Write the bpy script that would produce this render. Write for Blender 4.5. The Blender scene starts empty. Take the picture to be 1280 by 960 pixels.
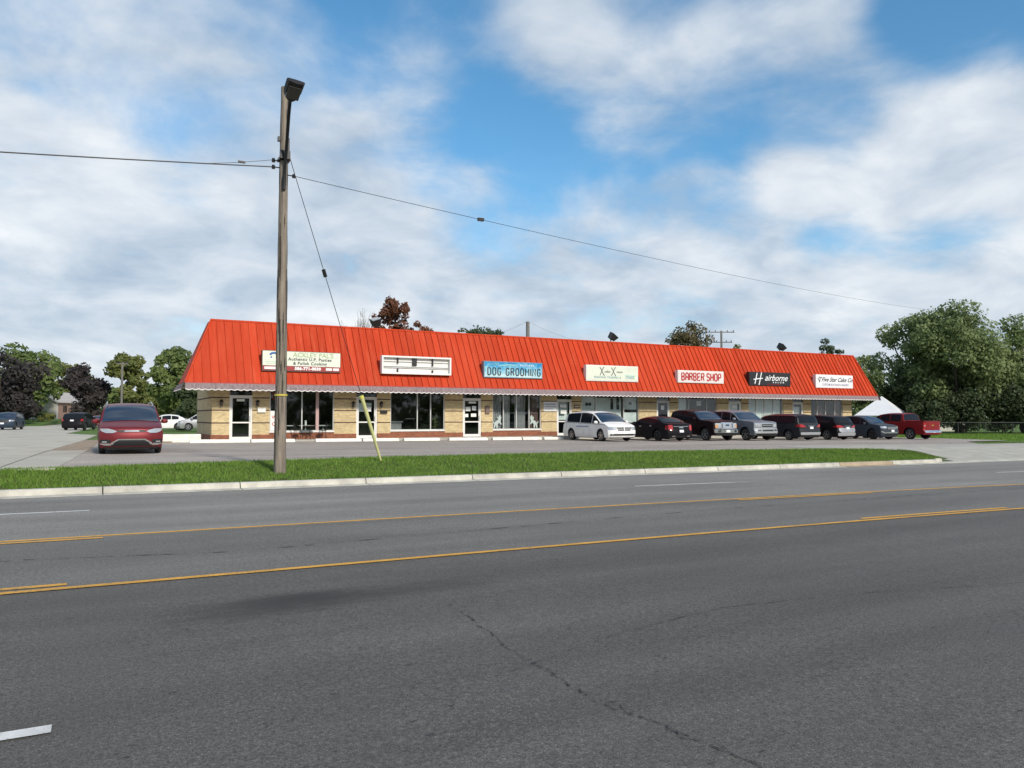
import bpy, math, random
import numpy as np
from mathutils import Vector, Matrix
random.seed(7)
rng = np.random.default_rng(7)
R = math.radians
scene = bpy.context.scene
COL = scene.collection

# ------------------------------------------------------------------ camera
cam_d = bpy.data.cameras.new("camera")
cam = bpy.data.objects.new("camera", cam_d)
COL.objects.link(cam)
cam.location = (0, 0, 1.70)
YAW, PITCH = 28.5, math.degrees(math.atan(41 / 961))
cam.rotation_euler = (R(90 + PITCH), 0, R(-YAW))
cam_d.sensor_width = 36
cam_d.lens = 36 * 961 / 1280
cam_d.clip_start = 0.1
cam_d.clip_end = 6000
scene.camera = cam

# ------------------------------------------------------------------ sun, sky, exposure
SUN_EL = 32
scene.view_settings.view_transform = 'Standard'
scene.view_settings.look = 'None'
scene.view_settings.gamma = 1
scene.view_settings.exposure = 0.60
sd = bpy.data.lights.new("sun", 'SUN')
sd.energy = 2.5
sd.angle = R(7)
sd.color = (1, .94, .84)
so = bpy.data.objects.new("sun", sd)
COL.objects.link(so)
SUN_AZ = 172                   # slightly right of straight behind the lens
sdir = Vector((math.sin(R(SUN_AZ)) * math.cos(R(SUN_EL)), math.cos(R(SUN_AZ)) * math.cos(R(SUN_EL)), math.sin(R(SUN_EL))))
so.rotation_euler = sdir.to_track_quat('Z', 'Y').to_euler()
so.location = sdir * 60

world = bpy.data.worlds.new("World")
scene.world = world
world.use_nodes = True


def build_world():
    nt = world.node_tree
    N, L = nt.nodes, nt.links
    N.clear()
    out = N.new('ShaderNodeOutputWorld')
    bg = N.new('ShaderNodeBackground')
    bg.inputs['Strength'].default_value = 0.11
    L.new(bg.outputs[0], out.inputs[0])
    sky = N.new('ShaderNodeTexSky')
    sky.sky_type = 'NISHITA'
    sky.sun_disc = False
    sky.sun_elevation = R(SUN_EL)
    sky.sun_rotation = R(SUN_AZ)
    sky.air_density = 1.0
    sky.dust_density = 0.6
    sky.ozone_density = 2.5
    tc = N.new('ShaderNodeTexCoord')
    d = tc.outputs['Generated']

    def math_(op, a, b=None, c=None):
        n = N.new('ShaderNodeMath')
        n.operation = op
        for i, v in enumerate((a, b, c)):
            if v is None:
                continue
            if isinstance(v, (int, float)):
                n.inputs[i].default_value = v
            else:
                L.new(v, n.inputs[i])
        return n.outputs[0]

    sep = N.new('ShaderNodeSeparateXYZ')
    L.new(d, sep.inputs[0])
    zz = math_('MAXIMUM', sep.outputs[2], 0.0)
    zden = math_('ADD', zz, 0.30)
    px = math_('DIVIDE', sep.outputs[0], zden)
    py = math_('DIVIDE', sep.outputs[1], zden)
    comb = N.new('ShaderNodeCombineXYZ')
    L.new(px, comb.inputs[0])
    L.new(py, comb.inputs[1])

    def noise(scale, detail, rough, dist, off):
        m = N.new('ShaderNodeMapping')
        m.inputs['Location'].default_value = off
        L.new(comb.outputs[0], m.inputs[0])
        n = N.new('ShaderNodeTexNoise')
        n.inputs['Scale'].default_value = scale
        n.inputs['Detail'].default_value = detail
        n.inputs['Roughness'].default_value = rough
        n.inputs['Distortion'].default_value = dist
        L.new(m.outputs[0], n.inputs['Vector'])
        return n.outputs['Fac']
    n1 = noise(1.9, 7, .52, .35, (5.3, 2.7, 0))
    n2 = noise(5.5, 6, .55, .4, (9.3, 1.2, 4))
    # broad cloud masses and openings of this day's sky, as directions (azimuth from +Y, elevation, strength, tightness)
    blobs = [(-2, 26, .22, 45), (-3, 9, .30, 300), (12, 14, .14, 60), (32, 28, .36, 500), (60, 18, .62, 700), (56, 17, .46, 800), (49, 15.5, .34, 900), (40, 21, .16, 400),
             (41, 10, .18, 300), (64, 10, .22, 500), (17, 27, -.25, 400), (27, 23, -.42, 350), (32, 20, -.28, 500), (47, 24, -.34, 420), (57, 26, -.85, 420), (66, 27, -.8, 300), (55, 21.5, .16, 1500), (40, 30, -.2, 300),
             (51, 12.3, -.36, 900), (43, 17, -.10, 500), (6, 18, -.20, 500), (16, 15, .12, 200)]
    acc = None
    for az, el, amp, k in blobs:
        v = N.new('ShaderNodeVectorMath')
        v.operation = 'DOT_PRODUCT'
        L.new(d, v.inputs[0])
        v.inputs[1].default_value = (math.sin(R(az)) * math.cos(R(el)), math.cos(R(az)) * math.cos(R(el)), math.sin(R(el)))
        e = math_('EXPONENT', math_('MULTIPLY', math_('SUBTRACT', v.outputs['Value'], 1.0), float(k)))
        e = math_('MULTIPLY', e, float(amp))
        acc = e if acc is None else math_('ADD', acc, e)
    dens = math_('ADD', math_('MULTIPLY_ADD', n1, 2.1, -1.05), math_('MULTIPLY_ADD', n2, .60, -.30))
    dens = math_('ADD', math_('ADD', dens, acc), 0.42)
    # cover thickens towards the horizon
    hz = math_('EXPONENT', math_('MULTIPLY', zz, -6.5))
    dens = math_('ADD', dens, math_('MULTIPLY', hz, .85))
    mr = N.new('ShaderNodeMapRange')
    mr.interpolation_type = 'SMOOTHSTEP'
    mr.inputs['From Min'].default_value = .15
    mr.inputs['From Max'].default_value = .78
    mr.inputs['To Min'].default_value = .07
    mr.inputs['To Max'].default_value = .97
    L.new(dens, mr.inputs['Value'])
    n3 = noise(3.6, 6, .55, .3, (1.0, 3.5, 9))
    cr = N.new('ShaderNodeValToRGB')
    cr.color_ramp.elements[0].position = .36
    cr.color_ramp.elements[0].color = (2.55, 3.2, 4.0, 1)
    cr.color_ramp.elements[1].position = .68
    cr.color_ramp.elements[1].color = (5.5, 5.7, 5.9, 1)
    # thicker cloud is whiter on top, greyer where thin or deep
    shade = math_('ADD', math_('MULTIPLY', n3, .70), math_('MULTIPLY', math_('MINIMUM', dens, .85), .20))
    L.new(shade, cr.inputs[0])
    hs = N.new('ShaderNodeHueSaturation')
    hs.inputs['Hue'].default_value = .489
    hs.inputs['Saturation'].default_value = 1.28
    hs.inputs['Value'].default_value = 1.02
    L.new(sky.outputs[0], hs.inputs['Color'])
    mix = N.new('ShaderNodeMix')
    mix.data_type = 'RGBA'
    L.new(mr.outputs[0], mix.inputs['Factor'])
    L.new(hs.outputs[0], mix.inputs['A'])
    L.new(cr.outputs[0], mix.inputs['B'])
    L.new(mix.outputs['Result'], bg.inputs['Color'])


build_world()

# ------------------------------------------------------------------ materials
MATS = {}


def nt_new(name):
    m = bpy.data.materials.new(name)
    m.use_nodes = True
    nt = m.node_tree
    nt.nodes.clear()
    o = nt.nodes.new('ShaderNodeOutputMaterial')
    b = nt.nodes.new('ShaderNodeBsdfPrincipled')
    nt.links.new(b.outputs[0], o.inputs[0])
    MATS[name] = m
    return m, nt, b, o


def setc(b, rough=.6, metal=0, coat=0, spec=.5):
    b.inputs['Roughness'].default_value = rough
    b.inputs['Metallic'].default_value = metal
    b.inputs['Coat Weight'].default_value = coat
    b.inputs['Coat Roughness'].default_value = .08
    b.inputs['Specular IOR Level'].default_value = spec


def noise_node(nt, vec, scale, detail=4, rough=.55, dist=0):
    n = nt.nodes.new('ShaderNodeTexNoise')
    n.inputs['Scale'].default_value = scale
    n.inputs['Detail'].default_value = detail
    n.inputs['Roughness'].default_value = rough
    n.inputs['Distortion'].default_value = dist
    nt.links.new(vec, n.inputs['Vector'])
    return n.outputs['Fac']


def ramp(nt, fac, stops):
    r = nt.nodes.new('ShaderNodeValToRGB')
    e = r.color_ramp.elements
    while len(e) < len(stops):
        e.new(.5)
    for el, (p, c) in zip(e, stops):
        el.position = p
        el.color = (c[0], c[1], c[2], 1) if not isinstance(c, (int, float)) else (c, c, c, 1)
    nt.links.new(fac, r.inputs[0])
    return r.outputs[0]


def mixc(nt, fac, a, b, mode='MIX'):
    m = nt.nodes.new('ShaderNodeMix')
    m.data_type = 'RGBA'
    m.blend_type = mode
    for s, v in (('Factor', fac), ('A', a), ('B', b)):
        if isinstance(v, (int, float)):
            m.inputs[s].default_value = v
        elif isinstance(v, tuple):
            m.inputs[s].default_value = (v[0], v[1], v[2], 1)
        else:
            nt.links.new(v, m.inputs[s])
    return m.outputs['Result']


def pos(nt, scale=(1, 1, 1), rot=(0, 0, 0), obj=False):
    if obj:
        v = nt.nodes.new('ShaderNodeTexCoord').outputs['Object']
    else:
        v = nt.nodes.new('ShaderNodeNewGeometry').outputs['Position']
    m = nt.nodes.new('ShaderNodeMapping')
    m.inputs['Scale'].default_value = scale
    m.inputs['Rotation'].default_value = rot
    nt.links.new(v, m.inputs[0])
    return m.outputs[0]


def bump(nt, b, h, strength=.3, dist=.02):
    n = nt.nodes.new('ShaderNodeBump')
    n.inputs['Strength'].default_value = strength
    n.inputs['Distance'].default_value = dist
    nt.links.new(h, n.inputs['Height'])
    nt.links.new(n.outputs[0], b.inputs['Normal'])


def mk(name, c, rough=.6, metal=0, coat=0, var=.18, scale=2.0, bumps=0, bscale=30, spec=.5, stretch=(1, 1, 1), obj=False):
    m, nt, b, o = nt_new(name)
    setc(b, rough, metal, coat, spec)
    v = pos(nt, stretch, obj=obj)
    f = noise_node(nt, v, scale, 5, .6)
    lo = tuple(x * (1 - var) for x in c)
    hi = tuple(min(1, x * (1 + var)) for x in c)
    nt.links.new(ramp(nt, f, [(.3, lo), (.7, hi)]), b.inputs['Base Color'])
    if bumps:
        bump(nt, b, noise_node(nt, v, bscale, 3), bumps)
    return m


def mk_asphalt(name, base, patch, scale_y=.35, speck=.5, stain=None):
    m, nt, b, o = nt_new(name)
    setc(b, .82, spec=.35)
    p = pos(nt)
    big = noise_node(nt, pos(nt, (.12, scale_y, 1)), 1.0, 5, .6)
    fine = noise_node(nt, p, 55, 2, .7)
    agg = noise_node(nt, p, 130, 2, .8)
    c = ramp(nt, big, [(.3, tuple(x * .80 for x in base)), (.7, tuple(x * 1.18 for x in base))])
    c = mixc(nt, ramp(nt, noise_node(nt, pos(nt, (.3, .8, 1)), 1.6, 6, .65), [(.55, 0.0), (.75, .5)]), c, patch)
    g = ramp(nt, fine, [(.25, 1 - speck), (.75, 1 + speck * .6)])
    c = mixc(nt, 1.0, c, g, 'MULTIPLY')
    c = mixc(nt, .9, c, ramp(nt, noise_node(nt, pos(nt, (.03, 1.1, 1)), 1.0, 3, .55), [(.3, .84), (.7, 1.14)]), 'MULTIPLY')
    c = mixc(nt, .55, c, ramp(nt, noise_node(nt, p, 26, 3, .75), [(.3, .55), (.5, .98), (.7, 1.5)]), 'MULTIPLY')
    g2 = ramp(nt, agg, [(.3, .4), (.60, 1.0), (.76, 2.7)])
    c = mixc(nt, .9, c, g2, 'MULTIPLY')
    pit = noise_node(nt, pos(nt, (9, 26, 1)), 1.0, 3, .6)
    pm = noise_node(nt, pos(nt, (.5, 1.2, 1)), .7, 2, .5)
    pa = nt.nodes.new('ShaderNodeMath')
    pa.operation = 'MULTIPLY_ADD'
    nt.links.new(pm, pa.inputs[0])
    pa.inputs[1].default_value = .35
    nt.links.new(pit, pa.inputs[2])
    c = mixc(nt, ramp(nt, pa.outputs[0], [(.84, 0.0), (.92, .6)]), c, tuple(x * .35 for x in base))
    if stain:
        for (sx, sy, rx, ry, k) in stain:
            mp = nt.nodes.new('ShaderNodeMapping')
            mp.vector_type = 'POINT'
            mp.inputs['Location'].default_value = (-sx / rx, -sy / ry, 0)
            mp.inputs['Scale'].default_value = (1 / rx, 1 / ry, 0)
            nt.links.new(nt.nodes.new('ShaderNodeNewGeometry').outputs['Position'], mp.inputs[0])
            ln = nt.nodes.new('ShaderNodeVectorMath')
            ln.operation = 'LENGTH'
            nt.links.new(mp.outputs[0], ln.inputs[0])
            ad = nt.nodes.new('ShaderNodeMath')
            ad.operation = 'MULTIPLY_ADD'
            nt.links.new(noise_node(nt, pos(nt, (1, 3, 1)), 2.2, 6, .7), ad.inputs[0])
            ad.inputs[1].default_value = 1.1
            nt.links.new(ln.outputs['Value'], ad.inputs[2])
            f = ramp(nt, ad.outputs[0], [(.75, k), (1.0, k * .6), (1.45 / 1.0 if False else .999, 0.0)])
            sb = nt.nodes.new('ShaderNodeMapRange')
            sb.interpolation_type = 'SMOOTHSTEP'
            sb.inputs['From Min'].default_value = .6
            sb.inputs['From Max'].default_value = 1.55
            sb.inputs['To Min'].default_value = k
            sb.inputs['To Max'].default_value = 0
            nt.links.new(ad.outputs[0], sb.inputs['Value'])
            c = mixc(nt, sb.outputs[0], c, tuple(x * .30 for x in base))
    nt.links.new(c, b.inputs['Base Color'])
    bump(nt, b, agg, .55, .006)
    return m


ROADC = (.138, .126, .113)
M_ROAD = mk_asphalt("road_asphalt", ROADC, (.092, .092, .092), .5, .5,
                    stain=[(1.75, 7.4, .85, .36, 1.0), (1.6, 7.25, 1.4, .55, .85), (2.8, 7.25, 1.5, .40, .5), (1.2, 7.0, 1.4, .42, .4)])
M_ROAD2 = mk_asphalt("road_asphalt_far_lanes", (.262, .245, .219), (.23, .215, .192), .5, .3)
M_ROADC = mk_asphalt("road_asphalt_turn_lane", (.195, .182, .164), (.165, .154, .139), .5, .4)
M_LOT = mk_asphalt("lot_asphalt", (.43, .372, .32), (.36, .312, .27), .4, .2)
M_CRACK = mk("crack_tar", (.028, .027, .026), .8, var=.3)
def mk_paintline(name, c, under):
    m, nt, b, o = nt_new(name)
    setc(b, .75, spec=.3)
    p = pos(nt)
    f = noise_node(nt, p, 4.0, 5, .65)
    cc = ramp(nt, f, [(.3, tuple(x * .72 for x in c)), (.65, c)])
    chip = noise_node(nt, p, 34, 4, .75)
    wide = noise_node(nt, pos(nt, (.6, 2, 1)), 1.2, 3, .6)
    a = nt.nodes.new('ShaderNodeMath')
    a.operation = 'MULTIPLY_ADD'
    nt.links.new(wide, a.inputs[0])
    a.inputs[1].default_value = .55
    nt.links.new(chip, a.inputs[2])
    nt.links.new(mixc(nt, ramp(nt, a.outputs[0], [(.84, 0.0), (.93, .85)]), cc, under), b.inputs['Base Color'])
    return m


M_YEL = mk_paintline("yellow_line_paint", (.72, .37, .06), (.13, .115, .09))
M_WLINE = mk_paintline("white_line_paint", (.70, .69, .66), (.14, .135, .125))
M_CONC = mk("concrete", (.39, .365, .31), .85, var=.16, scale=1.2, bumps=.15, bscale=40)
M_KERB = mk("kerb_concrete", (.46, .43, .365), .85, var=.3, scale=1.9, bumps=.15, bscale=40)
M_KERBO = mk("kerb_concrete_brown", (.36, .28, .19), .85, var=.3, scale=1.6, bumps=.15, bscale=40)
M_CONCB = mk("concrete_broken", (.30, .22, .15), .9, var=.4, scale=2.2, bumps=.4, bscale=18)
M_STREET = mk("street_concrete", (.44, .40, .33), .85, var=.16, scale=.6, bumps=.1, bscale=40)
M_WSTOP = mk("white_stop_paint", (.74, .70, .62), .75, var=.14, scale=4)


def mk_grass_ground(name, a, bb):
    m, nt, b, o = nt_new(name)
    setc(b, .9, spec=.2)
    f = noise_node(nt, pos(nt), .35, 6, .65)
    f2 = noise_node(nt, pos(nt), 9, 4, .7)
    c = ramp(nt, f, [(.3, a), (.72, bb)])
    c = mixc(nt, .8, c, ramp(nt, f2, [(.25, .6), (.75, 1.4)]), 'MULTIPLY')
    nt.links.new(c, b.inputs['Base Color'])
    bump(nt, b, noise_node(nt, pos(nt), 14, 3), .6, .05)
    return m


M_LAWN = mk_grass_ground("lawn", (.075, .135, .028), (.125, .185, .045))
M_SOIL = mk_grass_ground("verge_soil", (.062, .070, .022), (.085, .088, .035))


def mk_leaf(name, dark, light, hue_pos=.35, transl=.25):
    m, nt, b, o = nt_new(name)
    setc(b, .6, spec=.25)
    g = nt.nodes.new('ShaderNodeNewGeometry')
    rnd = g.outputs['Random Per Island']
    f = noise_node(nt, pos(nt), hue_pos if hue_pos != .6 else 1.3, 3 if hue_pos != .6 else 7, .6 if hue_pos != .6 else .72)
    mx = nt.nodes.new('ShaderNodeMath')
    mx.operation = 'MULTIPLY_ADD'
    nt.links.new(rnd, mx.inputs[0])
    mx.inputs[1].default_value = .5
    nt.links.new(f, mx.inputs[2])
    c = ramp(nt, mx.outputs[0], [(.38, dark), (.95, light)])
    nt.links.new(c, b.inputs['Base Color'])
    t = nt.nodes.new('ShaderNodeBsdfTranslucent')
    nt.links.new(c, t.inputs['Color'])
    ms = nt.nodes.new('ShaderNodeMixShader')
    ms.inputs[0].default_value = transl
    nt.links.new(b.outputs[0], ms.inputs[1])
    nt.links.new(t.outputs[0], ms.inputs[2])
    nt.links.new(ms.outputs[0], o.inputs[0])
    return m


M_GRASS = mk_leaf("grass_blades", (.055, .145, .014), (.21, .325, .055), .6, .33)
M_LF_GREEN = mk_leaf("leaf_green", (.050, .088, .024), (.17, .215, .065), .35, .38)
M_LF_WILLOW = mk_leaf("leaf_willow", (.095, .140, .052), (.29, .345, .145), .25, .5)
M_LF_DARK = mk_leaf("leaf_dark_green", (.026, .046, .020), (.08, .105, .045), .35, .35)
M_LF_PURPLE = mk_leaf("leaf_purple", (.020, .017, .017), (.056, .046, .044))
M_LF_YELL = mk_leaf("leaf_yellow_green", (.06, .085, .02), (.17, .18, .05))
M_LF_RED = mk_leaf("leaf_red_brown", (.075, .025, .015), (.20, .085, .045), .6)
M_LF_OAK = mk_leaf("leaf_olive", (.035, .045, .014), (.15, .115, .05), .6)
M_BARK = mk("bark", (.075, .06, .045), .9, var=.35, scale=6, bumps=.5, bscale=20)

# brickwork
def mk_brick(name, c, mortar, w=.20, h=.067, vary=.2):
    m, nt, b, o = nt_new(name)
    setc(b, .85, spec=.3)
    g = nt.nodes.new('ShaderNodeNewGeometry')
    sp = nt.nodes.new('ShaderNodeSeparateXYZ')
    nt.links.new(g.outputs['Position'], sp.inputs[0])
    ad = nt.nodes.new('ShaderNodeMath')
    ad.operation = 'ADD'
    nt.links.new(sp.outputs[0], ad.inputs[0])
    nt.links.new(sp.outputs[1], ad.inputs[1])
    cb = nt.nodes.new('ShaderNodeCombineXYZ')
    nt.links.new(ad.outputs[0], cb.inputs[0])
    nt.links.new(sp.outputs[2], cb.inputs[1])
    br = nt.nodes.new('ShaderNodeTexBrick')
    br.inputs['Scale'].default_value = 1
    br.inputs['Brick Width'].default_value = w
    br.inputs['Row Height'].default_value = h
    br.inputs['Mortar Size'].default_value = .007
    br.inputs['Color1'].default_value = tuple(x * (1 - vary) for x in c) + (1,)
    br.inputs['Color2'].default_value = tuple(x * (1 + vary) for x in c) + (1,)
    br.inputs['Mortar'].default_value = mortar + (1,)
    nt.links.new(cb.outputs[0], br.inputs['Vector'])
    f = noise_node(nt, pos(nt), 1.1, 5, .65)
    cc = mixc(nt, .7, br.outputs['Color'], ramp(nt, f, [(.3, .78), (.7, 1.12)]), 'MULTIPLY')
    nt.links.new(cc, b.inputs['Base Color'])
    bump(nt, b, br.outputs['Fac'], -.4, .01)
    return m


M_BRICK = mk_brick("cream_brick", (.61, .47, .255), (.41, .33, .21), vary=.17)
M_BASEB = mk_brick("red_base_brick", (.27, .095, .05), (.20, .10, .07), vary=.22)
M_BAND = mk("dark_band_brick", (.085, .045, .032), .8, var=.3, scale=8)


def mk_roof():
    m, nt, b, o = nt_new("red_orange_metal")
    setc(b, .6, 0, 0, spec=.1)
    f = noise_node(nt, pos(nt, (2.2, 1, .25)), 1.4, 6, .65)
    f2 = noise_node(nt, pos(nt, (.12, .12, .12)), 1.0, 2)
    c = ramp(nt, f, [(.28, (.42, .038, .0115)), (.5, (.475, .046, .0145)), (.75, (.51, .057, .019))])
    oi = nt.nodes.new('ShaderNodeObjectInfo')
    c = mixc(nt, 1.0, c, ramp(nt, oi.outputs['Random'], [(0.0, .84), (1.0, 1.10)]), 'MULTIPLY')
    st = noise_node(nt, pos(nt, (7, 1, .12)), 1.0, 4, .7)
    c = mixc(nt, ramp(nt, st, [(.50, 0.0), (.74, .30)]), c, (.62, .17, .085))
    c = mixc(nt, ramp(nt, f2, [(.4, 0.0), (.7, .35)]), c, (.50, .066, .026))
    nt.links.new(c, b.inputs['Base Color'])
    return m


M_ROOF = mk_roof()
M_ROOFTRIM = mk("roof_trim_red", (.38, .035, .02), .5, var=.2)
M_VAL = mk("valance_mauve", (.215, .16, .16), .8, var=.35, scale=3, stretch=(4, 1, 1))
M_VALW = mk("valance_white_hem", (.60, .56, .53), .8, var=.15, scale=5)
M_SOFFIT = mk("soffit_paint", (.42, .38, .32), .8, var=.1)
M_WHITE = mk("white_trim_paint", (.72, .70, .66), .5, var=.08)
M_ALU = mk("aluminium_frame", (.58, .57, .54), .42, .2, var=.1)
M_PINK = mk("pinkish_frame_paint", (.45, .30, .28), .5, var=.1)
M_BROWNF = mk("brown_transom_frame", (.16, .11, .09), .6, var=.2)
M_BLACK = mk("black_metal", (.016, .015, .015), .45, .3, var=.2)
M_DARKIN = mk("interior_dark", (.035, .03, .03), .9, var=.3)
M_FLOORIN = mk("interior_floor", (.10, .08, .06), .8, var=.3)
M_CURT = mk("grey_curtain", (.30, .29, .29), .9, var=.25, scale=3, stretch=(9, 1, .2))
M_CURTB = mk("brown_curtain", (.16, .09, .08), .9, var=.25, scale=3, stretch=(9, 1, .2))
M_BLIND = mk("pale_blind", (.76, .79, .75), .8, var=.12, scale=2)
M_PAPER = mk("white_paper", (.74, .74, .70), .7, var=.06)
M_FELT = mk("roof_felt", (.08, .08, .085), .9, var=.2)


def mk_glass(name, tint=(.75, .8, .8), refl=1.0):
    m, nt, b, o = nt_new(name)
    nt.nodes.remove(b)
    tr = nt.nodes.new('ShaderNodeBsdfTransparent')
    tr.inputs[0].default_value = tint + (1,)
    gl = nt.nodes.new('ShaderNodeBsdfGlossy')
    gl.inputs['Roughness'].default_value = .03
    gl.inputs['Color'].default_value = (refl, refl, refl, 1)
    fr = nt.nodes.new('ShaderNodeFresnel')
    # the pane is a thin slab: both of its faces reflect like the outer one
    bf = nt.nodes.new('ShaderNodeNewGeometry')
    io = nt.nodes.new('ShaderNodeMapRange')
    io.inputs['To Min'].default_value = 1.55
    io.inputs['To Max'].default_value = 1 / 1.55
    nt.links.new(bf.outputs['Backfacing'], io.inputs['Value'])
    nt.links.new(io.outputs[0], fr.inputs['IOR'])
    ms = nt.nodes.new('ShaderNodeMixShader')
    nt.links.new(fr.outputs[0], ms.inputs[0])
    nt.links.new(tr.outputs[0], ms.inputs[1])
    nt.links.new(gl.outputs[0], ms.inputs[2])
    nt.links.new(ms.outputs[0], o.inputs[0])
    return m


M_GLASS = mk_glass("shop_glass", (.90, .93, .93), .8)


def mk_solid(name, c, rough=.5, metal=0, coat=0, spec=.5):
    m, nt, b, o = nt_new(name)
    setc(b, rough, metal, coat, spec)
    b.inputs['Base Color'].default_value = tuple(c) + (1,)
    return m


def paint(name, c, metal=.35, rough=.38):
    m, nt, b, o = nt_new(name)
    dk = max(c) < .08
    setc(b, rough, 0 if dk else metal, .02 if dk else .16, .10 if dk else .32)
    f = noise_node(nt, pos(nt), 2.5, 4, .6)
    nt.links.new(ramp(nt, f, [(.3, tuple(x * .88 for x in c)), (.7, tuple(min(1, x * 1.08) for x in c))]), b.inputs['Base Color'])
    return m


P_MAROON = paint("paint_maroon", (.17, .018, .022))
P_WHITE = paint("paint_white", (.82, .81, .78), 0, .35)
P_BLACK = paint("paint_black", (.012, .011, .013))
P_WINE = paint("paint_dark_wine", (.015, .009, .010))
P_GREY = paint("paint_grey", (.24, .26, .29), .5)
P_CHAR = paint("paint_charcoal", (.030, .032, .036))
P_SLATE = paint("paint_slate", (.045, .055, .068))
P_RED = paint("paint_red", (.23, .012, .014), .2)
P_NAVY = paint("paint_navy", (.035, .05, .075))
P_SILVER = paint("paint_silver", (.42, .42, .43), .6)
P_PINK = paint("paint_faded_red", (.20, .07, .065), .1)
C_GLASS = mk_solid("car_glass", (.012, .015, .02), 0.05, 0, 0, .12)
C_GLASSB = mk_solid("windscreen_glass", (.02, .032, .055), .06, 0, 0, .9)
C_TYRE = mk("tyre_rubber", (.018, .018, .018), .85, var=.2)
C_RIM = mk_solid("alloy_rim", (.42, .42, .43), .3, .8)
C_RIMD = mk_solid("dark_rim", (.06, .06, .065), .35, .7)
C_CHROME = mk_solid("chrome", (.68, .68, .68), .16, .95)
C_TRIM = mk_solid("black_plastic", (.014, .014, .015), .6)
C_GRILLE = mk("grille_black", (.012, .012, .013), .5, var=.3, scale=20)
C_LAMP = mk_solid("headlamp_lens", (.50, .50, .49), .14, .55, .6)
C_AMBER = mk_solid("amber_lens", (.6, .3, .12), .2, 0, .5)
C_TAIL = mk_solid("tail_lens", (.38, .015, .018), .15, 0, .6)
C_PLATE = mk_solid("licence_plate", (.70, .70, .70), .5)
C_SILVERT = mk_solid("silver_bumper", (.40, .41, .42), .35, .4)

# ------------------------------------------------------------------ mesh helpers
class MB:
    def __init__(s):
        s.v, s.f, s.m = [], [], []

    def add(s, vs, fs, m=0):
        o = len(s.v)
        s.v += [tuple(p) for p in vs]
        for f in fs:
            s.f.append(tuple(i + o for i in f))
            s.m.append(m)
        return s

    def box(s, x0, x1, y0, y1, z0, z1, m=0):
        return s.add([(x0, y0, z0), (x1, y0, z0), (x1, y1, z0), (x0, y1, z0), (x0, y0, z1), (x1, y0, z1), (x1, y1, z1), (x0, y1, z1)],
                     [(0, 3, 2, 1), (4, 5, 6, 7), (0, 1, 5, 4), (1, 2, 6, 5), (2, 3, 7, 6), (3, 0, 4, 7)], m)

    def quad(s, a, b, c, d, m=0):
        return s.add([a, b, c, d], [(0, 1, 2, 3)], m)

    def grid(s, rows, m=0, flip=False, closed=False):
        n = len(rows[0])
        vs = [p for r in rows for p in r]
        fs = []
        for i in range(len(rows) - 1):
            for j in range(n - 1 + (1 if closed else 0)):
                k = (j + 1) % n
                q = (i * n + j, i * n + k, (i + 1) * n + k, (i + 1) * n + j)
                fs.append(q[::-1] if flip else q)
        return s.add(vs, fs, m)

    def tube(s, pts, rad, seg=8, m=0, cap=True):
        pts = [Vector(p) for p in pts]
        if isinstance(rad, (int, float)):
            rad = [rad] * len(pts)
        rows = []
        ref = None
        for i, p in enumerate(pts):
            t = (pts[min(i + 1, len(pts) - 1)] - pts[max(i - 1, 0)]).normalized()
            if ref is None:
                ref = Vector((1, 0, 0)) if abs(t.x) < .9 else Vector((0, 1, 0))
            a = (ref - t * ref.dot(t)).normalized()
            ref = a
            b = t.cross(a)
            rows.append([p + (a * math.cos(2 * math.pi * k / seg) + b * math.sin(2 * math.pi * k / seg)) * rad[i] for k in range(seg)])
        s.grid(rows, m, closed=True)
        if cap:
            o = len(s.v)
            s.add(rows[0], [tuple(range(seg))[::-1]], m)
            s.add(rows[-1], [tuple(range(seg))], m)
        return s

    def lathe(s, prof, seg=16, m=0, axis='z', c=(0, 0, 0)):
        rows = []
        for r, h in prof:
            row = []
            for k in range(seg):
                a = 2 * math.pi * k / seg
                if axis == 'z':
                    row.append((c[0] + r * math.cos(a), c[1] + r * math.sin(a), c[2] + h))
                else:
                    row.append((c[0] + r * math.cos(a), c[1] + h, c[2] + r * math.sin(a)))
            rows.append(row)
        return s.grid(rows, m, closed=True, flip=(axis != 'z'))

    def prism(s, poly, z0, z1, m=0):
        n = len(poly)
        zf0 = z0 if callable(z0) else (lambda x, y: z0)
        zf1 = z1 if callable(z1) else (lambda x, y: z1)
        vs = [(x, y, zf0(x, y)) for x, y in poly] + [(x, y, zf1(x, y)) for x, y in poly]
        fs = [tuple(range(n))[::-1], tuple(range(n, 2 * n))] + [(i, (i + 1) % n, n + (i + 1) % n, n + i) for i in range(n)]
        return s.add(vs, fs, m)

    def mesh(s, name, mats, smooth=False):
        me = bpy.data.meshes.new(name)
        me.from_pydata(s.v, [], s.f)
        for m in (mats if isinstance(mats, (list, tuple)) else [mats]):
            me.materials.append(m)
        if any(s.m):
            me.polygons.foreach_set('material_index', s.m)
        if smooth:
            me.polygons.foreach_set('use_smooth', [True] * len(me.polygons))
        me.update()
        return me

    def build(s, name, mats, parent=None, smooth=False, loc=None, bevel=0, angle=None):
        return link(name, s.mesh(name, mats, smooth), parent, loc, bevel, angle)


def link(name, me, parent=None, loc=None, bevel=0, angle=None):
    o = bpy.data.objects.new(name, me)
    COL.objects.link(o)
    if parent is not None:
        o.parent = parent
    if loc is not None:
        o.location = loc
    if bevel:
        b = o.modifiers.new("bevel", 'BEVEL')
        b.width = bevel
        b.segments = 2
        b.limit_method = 'ANGLE'
    if angle:
        for p in me.polygons:
            p.use_smooth = True
        me.set_sharp_from_angle(angle=R(angle))
    return o


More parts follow.
